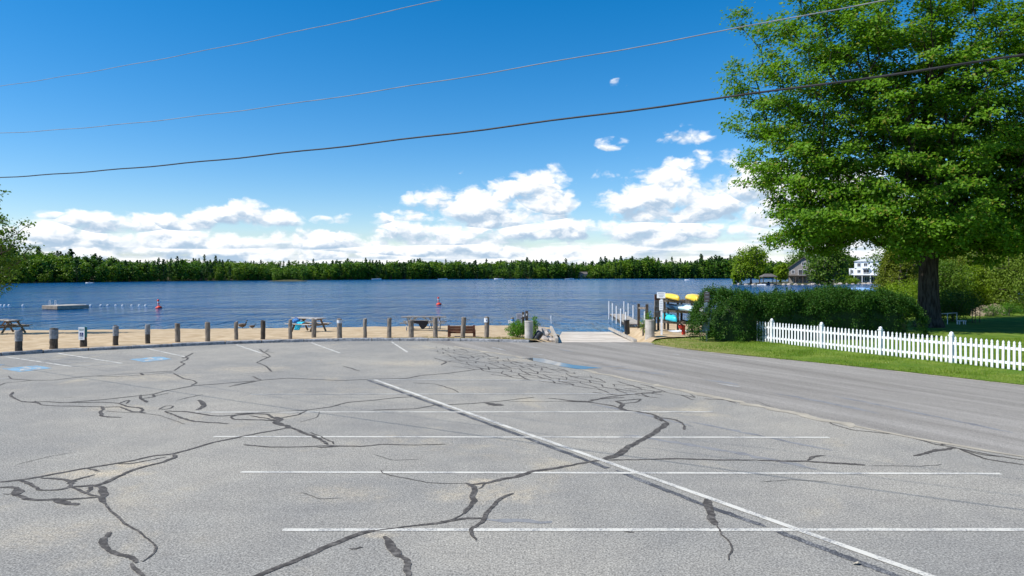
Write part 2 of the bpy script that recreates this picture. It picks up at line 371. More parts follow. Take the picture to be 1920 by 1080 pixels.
M['wire'] = mat('bare_wire', (0.17, 0.185, 0.205), (0.25, 0.265, 0.285), 3, rough=0.6)
M['siding_white'] = mat('white_siding', (0.70, 0.72, 0.75), (0.76, 0.78, 0.80), 3, rough=0.6)
M['siding_grey'] = mat('grey_shingle', (0.22, 0.20, 0.18), (0.31, 0.285, 0.26), 5, rough=0.85)
M['roof'] = mat('roof_shingle', (0.09, 0.08, 0.075), (0.15, 0.135, 0.125), 3, rough=0.9)
M['pane'] = mat('window_glass', (0.02, 0.03, 0.04), None, rough=0.08, spec=0.6)
M['goose_brown'] = mat('goose_brown', (0.10, 0.07, 0.05), (0.17, 0.125, 0.09), 20, rough=0.9)
M['goose_black'] = mat('goose_black', (0.012, 0.012, 0.012), None, rough=0.7)
M['feather_white'] = mat('feather_white', (0.62, 0.60, 0.56), None, rough=0.9)
M['leaf_maple'] = leaf_mat('maple_leaf', (0.050, 0.140, 0.007), (0.185, 0.350, 0.020), 0.43, (0.25, 0.17, 0.04))
M['leaf_birch'] = leaf_mat('birch_leaf', (0.060, 0.125, 0.012), (0.16, 0.26, 0.03), 0.4)
M['leaf_bright'] = leaf_mat('bright_leaf', (0.11, 0.20, 0.012), (0.26, 0.37, 0.022), 0.45)
M['leaf_mid'] = leaf_mat('mid_leaf', (0.050, 0.115, 0.012), (0.14, 0.235, 0.025), 0.4)
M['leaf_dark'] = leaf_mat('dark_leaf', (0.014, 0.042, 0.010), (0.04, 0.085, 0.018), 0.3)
M['leaf_willow'] = leaf_mat('willow_leaf', (0.12, 0.20, 0.02), (0.26, 0.36, 0.06), 0.45)
M['leaf_yew'] = leaf_mat('yew_needles', (0.012, 0.052, 0.006), (0.058, 0.152, 0.013), 0.2, (0.10, 0.14, 0.02))
M['leaf_arbor'] = leaf_mat('arborvitae_sprays', (0.08, 0.12, 0.012), (0.20, 0.24, 0.022), 0.35)
M['leaf_shrub'] = leaf_mat('shrub_leaf', (0.06, 0.17, 0.015), (0.15, 0.31, 0.03), 0.45)
M['leaf_far'] = leaf_mat('far_broadleaf', (0.036, 0.105, 0.008), (0.092, 0.188, 0.013), 0.25)
M['leaf_far_pale'] = leaf_mat('far_broadleaf_pale', (0.080, 0.160, 0.010), (0.155, 0.250, 0.016), 0.25)
M['leaf_pine'] = leaf_mat('far_pine', (0.018, 0.062, 0.011), (0.052, 0.115, 0.021), 0.15)
M['grass_blade'] = leaf_mat('grass_blades', (0.092, 0.172, 0.011), (0.225, 0.325, 0.030), 0.4, (0.26, 0.23, 0.07), rough=0.6, spec=0.2)
M['dry_grass'] = leaf_mat('dry_grass_blades', (0.16, 0.15, 0.03), (0.32, 0.29, 0.08), 0.35)
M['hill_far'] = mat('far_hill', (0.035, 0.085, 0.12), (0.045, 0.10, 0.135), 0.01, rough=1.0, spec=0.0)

# ------------------------------------------------------------------ mesh helpers
class MB:
    def __init__(self): self.v = []; self.f = []; self.mi = []
    def add(self, vs, fs, mi=0):
        o = len(self.v); self.v.extend(tuple(p) for p in vs)
        for f in fs: self.f.append(tuple(i + o for i in f)); self.mi.append(mi)
        return self
    def box(self, c, s, rz=0.0, mi=0, taper=1.0, rot=None):
        hx, hy, hz = s[0] / 2, s[1] / 2, s[2] / 2
        vs = [Vector((x * (taper if z > 0 else 1), y * (taper if z > 0 else 1), z)) for z in (-hz, hz) for x, y in ((-hx, -hy), (hx, -hy), (hx, hy), (-hx, hy))]
        mt = rot if rot is not None else Matrix.Rotation(rz, 3, 'Z')
        vs = [mt @ p + Vector(c) for p in vs]
        return self.add(vs, [(3, 2, 1, 0), (4, 5, 6, 7), (0, 1, 5, 4), (1, 2, 6, 5), (2, 3, 7, 6), (3, 0, 4, 7)], mi)
    def beam(self, a, b, w, h, mi=0):
        a, b = Vector(a), Vector(b); d = b - a
        q = d.to_track_quat('X', 'Z').to_matrix()
        return self.box((a + b) / 2, (d.length, w, h), rot=q, mi=mi)
    def tube(self, pts, rad, n=8, mi=0, cap=True):
        pts = [Vector(p) for p in pts]
        if not hasattr(rad, '__len__'): rad = [rad] * len(pts)
        o = len(self.v); up0 = None
        for i, p in enumerate(pts):
            t = (pts[min(i + 1, len(pts) - 1)] - pts[max(i - 1, 0)]).normalized()
            if up0 is None: up0 = Vector((0, 0, 1)) if abs(t.z) < 0.9 else Vector((0, 1, 0))
            a = t.cross(up0).normalized(); b = a.cross(t)
            up0 = b if b.length > 0.1 else up0
            for k in range(n):
                an = 2 * math.pi * k / n
                self.v.append(tuple(p + (a * math.cos(an) + b * math.sin(an)) * rad[i]))
        for i in range(len(pts) - 1):
            for k in range(n):
                self.f.append((o + i * n + k, o + i * n + (k + 1) % n, o + (i + 1) * n + (k + 1) % n, o + (i + 1) * n + k)); self.mi.append(mi)
        if cap:
            self.f.append(tuple(o + k for k in range(n))[::-1]); self.mi.append(mi)
            e = o + (len(pts) - 1) * n
            self.f.append(tuple(e + k for k in range(n))); self.mi.append(mi)
        return self
    def lathe(self, prof, c=(0, 0, 0), n=16, mi=0):
        o = len(self.v)
        for r, z in prof:
            for k in range(n):
                an = 2 * math.pi * k / n
                self.v.append((c[0] + r * math.cos(an), c[1] + r * math.sin(an), c[2] + z))
        for i in range(len(prof) - 1):
            for k in range(n):
                self.f.append((o + i * n + k, o + i * n + (k + 1) % n, o + (i + 1) * n + (k + 1) % n, o + (i + 1) * n + k)); self.mi.append(mi)
        self.f.append(tuple(o + k for k in range(n))[::-1]); self.mi.append(mi)
        e = o + (len(prof) - 1) * n
        self.f.append(tuple(e + k for k in range(n))); self.mi.append(mi)
        return self
    def mesh(self, name, mats, smooth=False):
        me = bpy.data.meshes.new(name); me.from_pydata(self.v, [], self.f)
        for m in (mats if isinstance(mats, (list, tuple)) else [mats]): me.materials.append(m)
        me.polygons.foreach_set('material_index', self.mi)
        if smooth: me.polygons.foreach_set('use_smooth', [True] * len(me.polygons))
        me.update(); return me
    def build(self, name, mats, parent=None, smooth=False, loc=None, rz=None):
        o = bpy.data.objects.new(name, self.mesh(name, mats, smooth)); COL.objects.link(o)
        if parent: o.parent = parent
        if loc is not None: o.location = loc
        if rz is not None: o.rotation_euler.z = rz
        return o

def tag(o, label, cat, group=None):
    o['label'] = label; o['category'] = cat
    if group: o['group'] = group
    return o
def thing(name, label, cat, loc=(0, 0, 0), rz=0.0, group=None):
    o = bpy.data.objects.new(name, None); COL.objects.link(o); o.empty_display_size = 0.3
    o.location = loc; o.rotation_euler.z = rz
    return tag(o, label, cat, group)
def struct(o, kind='structure'):
    o['kind'] = kind; return o
def place(me, name, parent=None, loc=(0, 0, 0), rot=(0, 0, 0), scale=(1, 1, 1)):
    o = bpy.data.objects.new(name, me); COL.objects.link(o); o.parent = parent
    o.location = loc; o.rotation_euler = rot; o.scale = scale
    return o
def copy_tree(o, parent=None):
    c = o.copy(); COL.objects.link(c); c.parent = parent
    for ch in list(o.children): copy_tree(ch, c)
    return c

def numpy_mesh(name, verts, quads_or_tris, mats):
    me = bpy.data.meshes.new(name)
    nv, nf, k = len(verts), len(quads_or_tris), quads_or_tris.shape[1]
    me.vertices.add(nv); me.vertices.foreach_set('co', np.ascontiguousarray(verts, dtype=np.float32).ravel())
    me.loops.add(nf * k); me.loops.foreach_set('vertex_index', np.ascontiguousarray(quads_or_tris, dtype=np.int32).ravel())
    me.polygons.add(nf)
    me.polygons.foreach_set('loop_start', np.arange(0, nf * k, k, dtype=np.int32))
    me.polygons.foreach_set('loop_total', np.full(nf, k, dtype=np.int32))
    for m in (mats if isinstance(mats, (list, tuple)) else [mats]): me.materials.append(m)
    me.update(calc_edges=True); me.validate()
    return me

# ------------------------------------------------------------------ land form
def sdf(poly, P):
    """signed distance of points P (n,2) to closed polygon, positive inside"""
    poly = np.asarray(poly, float); n = len(poly)
    d2 = np.full(len(P), 1e18); inside = np.zeros(len(P), bool)
    for i in range(n):
        a, b = poly[i], poly[(i + 1) % n]
        ab = b - a; t = np.clip(((P - a) @ ab) / max(ab @ ab, 1e-9), 0, 1)
        q = a + t[:, None] * ab
        d2 = np.minimum(d2, ((P - q) ** 2).sum(1))
        c = (a[1] > P[:, 1]) != (b[1] > P[:, 1])
        xin = (b[0] - a[0]) * (P[:, 1] - a[1]) / (b[1] - a[1] + 1e-12) + a[0]
        inside ^= c & (P[:, 0] < xin)
    return np.where(inside, 1, -1) * np.sqrt(d2)
SHORE = [(-1500, 20), (-300, 36), (-120, 42), (-60, 45.5), (-34.7, 47.4), (-18, 49.4), (-9, 51), (-2.4, 52), (0.5, 52.4), (2.6, 50.2), (3.6, 47.4), (7.3, 46.8),
         (8.2, 49.2), (10, 52), (13, 56), (18, 58.5), (26, 60), (31, 64), (36.5, 72), (46, 86), (64, 100), (200, 116), (420, 130), (1500, 150)]
NEAR = SHORE + [(1500, -300), (-1500, -300)]
POINT = [G(1374, 533.4, WATER), G(1410, 534.6, WATER), G(1450, 535, WATER), G(1500, 534.6, WATER), G(1560, 534, WATER), G(1620, 533, WATER), G(1690, 532, WATER), (330, 345), (700, 420), (700, 900), (330, 700), (190, 460), (116, 345)]
FARL = [(-1500, 200), (-420, 300)] + [G(-120, 533.5, WATER), G(0, 531.6, WATER), G(60, 530.6, WATER), G(160, 529.4, WATER), G(330, 527.2, WATER), G(480, 526, WATER),
        G(620, 525, WATER), G(760, 523.8, WATER), G(900, 523, WATER), G(1100, 522.6, WATER), G(1300, 522.3, WATER), G(1450, 522.2, WATER), G(1700, 522.5, WATER)] + [(900, 700), (1500, 600), (1700, 2600), (-1700, 2600)]
ISLE = (XD(542, 478), 478.0)
def height(P):
    P = np.asarray(P, float).reshape(-1, 2)
    dn, dp, df = sdf(NEAR, P), sdf(POINT, P), sdf(FARL, P)
    zn = np.where(dn > 0, np.minimum(WATER + dn * 0.052, -0.035), WATER + np.maximum(dn * 0.10, -3))
    zp = np.where(dp > 0, WATER + np.minimum(dp * 0.08, 0.65) + np.clip((dp - 35) * 0.05, 0, 8), WATER + np.maximum(dp * 0.2, -3))
    di = 13.0 - np.hypot((P[:, 0] - ISLE[0]) / 1.2, P[:, 1] - ISLE[1])
    zp = np.maximum(zp, WATER + np.clip(di * 0.12, -3, 1.0))
    zf = np.where(df > 0, WATER + np.minimum(df * 0.10, 2.0) + np.clip((df - 20) * 0.045, 0, 11), WATER + np.maximum(df * 0.1, -3))
    in_ramp = (P[:, 1] > 30.5) & (np.abs(P[:, 0] - 3.8 - (P[:, 1] - 31.26) * 0.087) < 2.6)
    zn = np.where(in_ramp, zn - 0.22, zn)
    return np.maximum(np.maximum(zn, zp), zf)
def hz(x, y): return float(height([(x, y)])[0])

def axis(segs):
    out = []
    for a, b, n in segs: out += list(np.linspace(a, b, n, endpoint=False))
    out.append(segs[-1][1]); return np.array(out)
gx = axis([(-3500, -800, 12), (-800, -60, 75), (-60, 60, 120), (60, 700, 110), (700, 3500, 16)])
gy = axis([(-1500, -40, 8), (-40, 30, 20), (30, 70, 80), (70, 400, 80), (400, 1100, 90), (1100, 1500, 10), (1500, 5000, 8)])
XX, YY = np.meshgrid(gx, gy)
PP = np.stack([XX.ravel(), YY.ravel()], 1)
ZZ = height(PP)
nx, ny = len(gx), len(gy)
ii = np.arange((ny - 1) * (nx - 1)); r_, c_ = ii // (nx - 1), ii % (nx - 1)
quads = np.stack([r_ * nx + c_, r_ * nx + c_ + 1, (r_ + 1) * nx + c_ + 1, (r_ + 1) * nx + c_], 1)
ground = bpy.data.objects.new('ground', numpy_mesh('ground', np.column_stack([PP, ZZ]), quads, M['earth']))
COL.objects.link(ground); struct(ground)
lake = MB().add([(-3400, 20, WATER), (3400, 20, WATER), (3400, 1400, WATER), (-3400, 1400, WATER)], [(0, 1, 2, 3)]).build('lake', M['water']); struct(lake)

def patch(name, poly, spacing, zf, m, jitter=0.0):
    """sheet that fills a plan polygon and follows the height function zf((n,2))"""
    poly = [Vector(p) for p in poly]
    dense = []
    for i, a in enumerate(poly):
        b = poly[(i + 1) % len(poly)]; n = max(1, int((b - a).length / spacing))
        dense += [a + (b - a) * (k / n) for k in range(n)]
    arr = np.array([tuple(p) for p in dense])
    x0, y0 = arr.min(0); x1, y1 = arr.max(0)
    gx_, gy_ = np.meshgrid(np.arange(x0, x1, spacing), np.arange(y0, y1, spacing))
    P = np.stack([gx_.ravel(), gy_.ravel()], 1)
    P = P[sdf(arr, P) > spacing * 0.4]
    pts = dense + [Vector(p) for p in P]
    nd = len(dense)
    vo, eo, fo, *_ = delaunay_2d_cdt(pts, [(i, (i + 1) % nd) for i in range(nd)], [], 1, 1e-5)
    V = np.array([tuple(p) for p in vo]); z = zf(V)
    me = bpy.data.meshes.new(name)
    me.from_pydata([(V[i, 0], V[i, 1], z[i]) for i in range(len(V))], [], [tuple(f) for f in fo])
    me.materials.append(m); me.polygons.foreach_set('use_smooth', [True] * len(me.polygons)); me.update()
    o = bpy.data.objects.new(name, me); COL.objects.link(o)
    if me.polygons and me.polygons[0].normal.z < 0: me.flip_normals()
    return o

def lerp_line(pts, n):
    """n points evenly along a smoothed polyline"""
    P = np.array(pts, float); d = np.r_[0, np.cumsum(np.linalg.norm(np.diff(P, axis=0), axis=1))]
    s = np.linspace(0, d[-1], n)
    return np.stack([np.interp(s, d, P[:, k]) for k in range(P.shape[1])], 1)
def smooth_line(pts, n, it=3):
    Q = lerp_line(pts, n)
    for _ in range(it): Q[1:-1] = (Q[:-2] + 2 * Q[1:-1] + Q[2:]) / 4
    return Q

# ------------------------------------------------------------------ parking lot, kerb, road, beach, ramp, lawn
KERB = smooth_line([G(-260, 688), G(-120, 676.5), G(0, 667.5), G(100, 661), G(250, 654), G(400, 646.5), G(500, 643), G(600, 640.5), G(700, 639.3), G(800, 639.3), G(900, 640.3), G(992, 642.5)], 60)
lot_poly = [(-60, -25), (40, -25), (40, 10), (16, 16), (8, 26), (6.1, 31.3), (1.2, 31.3)] + [tuple(p) for p in KERB[::-3]] + [(-60, 18)]
lot = patch('parking_lot', lot_poly, 4.0, lambda V: np.zeros(len(V)), M['asphalt']); struct(lot)
ROAD_NEAR = [G(800, 640.8), G(835, 648), G(900, 658), G(1000, 673), G(1100, 695), G(1200, 717), G(1300, 737), G(1400, 756), G(1560, 791), G(1700, 820), G(1920, 862), (13.5, 8.0), (20, 0), (34, -14)]
ROAD_FAR = [G(1195, 641.5), G(1240, 648.5), G(1300, 658), G(1420, 669), G(1500, 677), G(1600, 687), G(1700, 697.5), G(1800, 709), G(1920, 723.5), (17.3, 15), (24, 8), (36, -3)]
rn, rf = smooth_line(ROAD_NEAR, 50, 2), smooth_line(ROAD_FAR, 40, 2)
road_poly = [tuple(p) for p in rn] + [tuple(p) for p in rf[::-1]] + [(5.7, 31.28), (3.5, 31.29), (1.3, 31.28), tuple(KERB[-1] + [0.0, -0.02]), tuple(KERB[-5] + [0.0, -0.03]), tuple(KERB[-9] + [0.0, -0.03])]
road = patch('road', road_poly, 2.0, lambda V: np.full(len(V), 0.004), M['road']); struct(road)

def ribbon(mb, pts, w, z, wob=0.25, mi=0, taper=True, n=None, soft=0):
    """flat band along a ground line with an uneven edge"""
    pts = np.array(pts, float)
    L = np.linalg.norm(np.diff(pts, axis=0), axis=1).sum()
    n = n or max(3, min(90, int(L / 0.12)))
    Q = smooth_line(pts, n, 1) if len(pts) > 2 else lerp_line(pts, n)
    T = np.gradient(Q, axis=0); T /= np.linalg.norm(T, axis=1)[:, None] + 1e-9
    Nn = np.stack([-T[:, 1], T[:, 0]], 1)
    if wob: Q = Q + Nn * (RNG.normal(0, w * 0.25 * wob * 2, n))[:, None]
    ww = np.full(n, w / 2)
    if wob: ww *= 1 + RNG.normal(0, wob, n).clip(-0.8, 0.9)
    for _ in range(soft): ww[1:-1] = (ww[:-2] + ww[1:-1] * 2 + ww[2:]) / 4; Q[1:-1] = (Q[:-2] + Q[1:-1] * 2 + Q[2:]) / 4
    if taper: e = np.minimum(np.arange(n), np.arange(n)[::-1]); ww *= np.clip(0.35 + e / 4, 0, 1)
    a, b = Q + Nn * ww[:, None], Q - Nn * ww[:, None]
    vs = [(p[0], p[1], z) for p in a] + [(p[0], p[1], z) for p in b]
    mb.add(vs, [(i, n + i, n + i + 1, i + 1) for i in range(n - 1)], mi)

# kerb of granite stones
kerb = struct(thing('kerb', '', '')); del kerb['label']; del kerb['category']
KL = np.linalg.norm(np.diff(KERB, axis=0), axis=1).sum()
s, kpos = 0.0, []
while s < KL - 0.5:
    l = min(random.choice((1.5, 1.8, 2.1, 1.3)), KL - s); kpos.append((s, s + l)); s += l
KD = np.r_[0, np.cumsum(np.linalg.norm(np.diff(KERB, axis=0), axis=1))]
def kerb_at(t): return np.array([np.interp(t, KD, KERB[:, 0]), np.interp(t, KD, KERB[:, 1])])
for s0, s1 in kpos:
    a, b = kerb_at(s0 + 0.012), kerb_at(s1 - 0.012)
    tdir = (b - a) / np.linalg.norm(b - a); nn = np.array([-tdir[1], tdir[0]])
    h = 0.125 + random.uniform(-0.012, 0.012); mb = MB(); k = 5
    vs = []
    for i in range(k):
        p = a + (b - a) * i / (k - 1)
        for off, z in ((0.0 + random.uniform(0, 0.02), -0.1), (0.015 + random.uniform(-0.008, 0.02), h - 0.03), (0.04 + random.uniform(0, 0.015), h + random.uniform(-0.01, 0.008)), (0.22 + random.uniform(0, 0.03), h + random.uniform(-0.012, 0.008)), (0.24, -0.1)):
            q = p + nn * off; vs.append((q[0], q[1], z))
    fs = [(i * 5 + j, (i + 1) * 5 + j, (i + 1) * 5 + j + 1, i * 5 + j + 1) for i in range(k - 1) for j in range(4)] + [(0, 1, 2, 3, 4), tuple((k - 1) * 5 + j for j in (4, 3, 2, 1, 0))]
    mb.add(vs, fs).build('kerb_stone', M['granite'], kerb)

# beach: from behind the kerb down to and below the water line
beach_poly = [tuple(p + np.array([0.05, 0.26])) for p in KERB[::2]] + [tuple(KERB[-1] + [0.3, 0.1]), (1.75, 31.3), (2.0, 34), (2.6, 40), (3.3, 47), (3.6, 51), (1.5, 55), (-2.4, 55.5), (-18, 53), (-35, 51), (-60, 49), (-90, 46), (-90, 24), (-50, 21)]
def z_beach(V):
    base = height(V)
    d_k = np.array([np.min(np.hypot(KERB[:, 0] - v[0], KERB[:, 1] - v[1])) for v in V])
    lump = 0.03 * np.sin(V[:, 0] * 1.7 + np.sin(V[:, 1] * 1.3)) * np.sin(V[:, 1] * 2.1 + V[:, 0] * 0.4) + RNG.normal(0, 0.012, len(V))
    return base + 0.06 + np.clip(1 - d_k / 3.5, 0, 1) * 0.085 + lump * np.clip(d_k / 2, 0, 1)
beach = patch('beach', beach_poly, 0.8, z_beach, M['sand']); struct(beach)
def zb(x, y): return float(hz(x, y) + 0.06)

# concrete launching ramp, slab by slab
ramp = thing('boat_ramp', '', ''); del ramp['label']; del ramp['category']; struct(ramp)
RL, RR = [(1.95, 31.26), (4.05, 54.0)], [(5.65, 31.26), (7.5, 54.0)]
def z_ramp(y): return 0.0 - (y - 31.26) * 0.0512
nsl = 11
for i in range(nsl):
    t0, t1 = i / nsl, (i + 1) / nsl - 0.0012
    P4 = [np.array(RL[0]) + (np.array(RL[1]) - RL[0]) * t0, np.array(RR[0]) + (np.array(RR[1]) - RR[0]) * t0, np.array(RR[0]) + (np.array(RR[1]) - RR[0]) * t1, np.array(RL[0]) + (np.array(RL[1]) - RL[0]) * t1]
    dzr = random.uniform(-0.012, 0.008)
    vs = [(p[0], p[1], z_ramp(p[1]) + dzr) for p in P4]; vs += [(x, y, z - 0.3) for x, y, z in vs]
    MB().add(vs, [(0, 1, 2, 3), (7, 6, 5, 4), (0, 4, 5, 1), (1, 5, 6, 2), (2, 6, 7, 3), (3, 7, 4, 0)]).build('concrete_slab', M['ramp'], ramp)

# lawn with verge
lawn_poly = [tuple(p + np.array([0.03, 0.05])) for p in rf] + [(60, -10), (90, 20), (90, 96), (66, 94), (49, 82), (39, 69), (33, 61), (26, 56.5), (17, 53), (13, 44), (11.2, 38.8), (9.2, 35.6), (7.0, 33.6), (6.2, 32.6)]
def z_lawn(V): return np.maximum(height(V), -0.5) + 0.050 + 0.008 * np.sin(V[:, 0] * 2.3) * np.sin(V[:, 1] * 1.9)
lawn = patch('lawn', lawn_poly, 1.0, z_lawn, M['turf']); struct(lawn)
def zl(x, y): return float(z_lawn(np.array([(x, y)]))[0])
# bare sandy ground round the boat rack and beside the ramp
dirt_poly = [(5.9, 31.5), (6.4, 32.4), (7.2, 33.4), (9.4, 35.4), (11.4, 38.6), (13.4, 44), (17.5, 52.6), (19, 58), (15, 57.6), (11, 54), (8.6, 50.5), (7.6, 48.2), (7.2, 47), (6.6, 40), (5.95, 34)]
def z_dirt(V):
    m1 = 0.42 * np.exp(-(((V[:, 0] - 7.75) / 0.95) ** 2 + ((V[:, 1] - 38.2) / 2.6) ** 2))
    m2 = 0.30 * np.exp(-(((V[:, 0] - 8.6) / 0.8) ** 2 + ((V[:, 1] - 43.5) / 3.2) ** 2))
    return height(V) + 0.09 + m1 + m2 + RNG.normal(0, 0.02, len(V))
dirt = patch('sandy_bank', dirt_poly, 0.45, z_dirt, M['sand']); struct(dirt)

# ------------------------------------------------------------------ painted lines, symbols, sealant: parts of the parking lot
def line(p, q, w=0.10, m='line', z=0.005):
    mb = MB(); ribbon(mb, [G(*p), G(*q)], w, z, 0.05, taper=False, n=24)
    mb.build('painted_line', M[m], lot)
for p, q, m in [((530, 994), (1960, 993.5), 'line'), ((452, 885.5), (1876, 888.5), 'line'), ((400, 819), (1555, 820.5), 'line'), ((366, 773), (1337, 772.5), 'line'),
                ((470, 739.5), (1190, 738.5), 'line_old'), ((690, 712), (1066, 713.5), 'line_old'),
                ((583, 642.5), (637, 662), 'line'), ((734, 641), (764, 660.5), 'line'), ((443, 646.5), (492, 663), 'line'), ((275, 653.5), (347, 669), 'line'),
                ((10, 669), (135, 687.5), 'line'), ((108, 662.5), (229, 681.5), 'line'), ((135, 687.5), (229, 681.5), 'line_old'),
                ((38, 673), (140, 667.5), 'line_old'), ((66, 677), (170, 672), 'line_old'), ((98, 682), (198, 676.5), 'line_old'), ((0, 710), (18, 709), 'line_old')]:
    line(p, q, 0.088, m)
line((703, 712.5), (1765, 1089), 0.104, 'line', 0.0075)
mb = MB(); ribbon(mb, [G(690, 713), G(850, 770.5), G(962, 812), G(1140, 878)], 0.105, 0.0045, 0.10, taper=False, n=80); mb.build('blacked_out_line', M['black_paint'], lot)
mb = MB(); ribbon(mb, [G(1155, 882.5), G(1327, 950), G(1436, 988)], 0.10, 0.0045, 0.10, n=50); mb.build('blacked_out_line', M['black_paint'], lot)
mb = MB(); ribbon(mb, [G(1448, 993), G(1560, 1035), G(1700, 1088)], 0.10, 0.0045, 0.10, n=40); mb.build('blacked_out_line', M['black_paint'], lot)
for pts, w in [([(1170, 815), (1260, 828), (1440, 860), (1530, 880)], 0.13), ([(1110, 758), (1200, 775), (1300, 800)], 0.10), ([(1290, 790), (1400, 812), (1560, 845)], 0.10), ([(905, 975), (960, 976), (1035, 979)], 0.14)]:
    mb = MB(); ribbon(mb, [G(*p) for p in pts], w, 0.0025, 0.3); mb.build('tyre_mark', M['rubber_mark'], lot)

def blue_symbol(c4):
    q = [np.array(G(*c)) for c in c4]
    def L(u, v): return q[0] * (1 - u) * (1 - v) + q[1] * u * (1 - v) + q[2] * u * v + q[3] * (1 - u) * v
    mb = MB(); mb.add([(*p, 0.0045) for p in q], [(0, 1, 2, 3)]); o = mb.build('accessible_symbol', M['blue_paint'], lot)
    # white figure in a wheelchair: head, trunk, arm, thigh, shin, wheel
    mb = MB()
    def stroke(pts, w=0.10): ribbon(mb, [L(*p) for p in pts], w, 0.0075, 0.0, taper=False, n=14)
    hd = [L(0.42 + 0.075 * math.cos(a), 0.86 + 0.055 * math.sin(a)) for a in np.linspace(0, 2 * math.pi, 12, endpoint=False)]
    mb.add([(*p, 0.0075) for p in hd], [tuple(range(12))])
    stroke([(0.42, 0.78), (0.45, 0.45)]); stroke([(0.44, 0.64), (0.66, 0.62)]); stroke([(0.45, 0.46), (0.70, 0.44)]); stroke([(0.70, 0.44), (0.80, 0.16)]); stroke([(0.80, 0.16), (0.90, 0.19)])
    stroke([(0.46 + 0.24 * math.cos(a), 0.33 + 0.21 * math.sin(a)) for a in np.linspace(R(125), R(350), 12)], 0.09)
    mb.build('wheelchair_figure', M['line'], o)
blue_symbol([(97, 690.5), (36, 697.5), (3, 691.5), (70, 685.3)])
blue_symbol([(322, 673.5), (270, 679), (243, 673.7), (301, 668.5)])
blue_symbol([(-2, 686), (-40, 690), (-60, 686), (10, 683)])

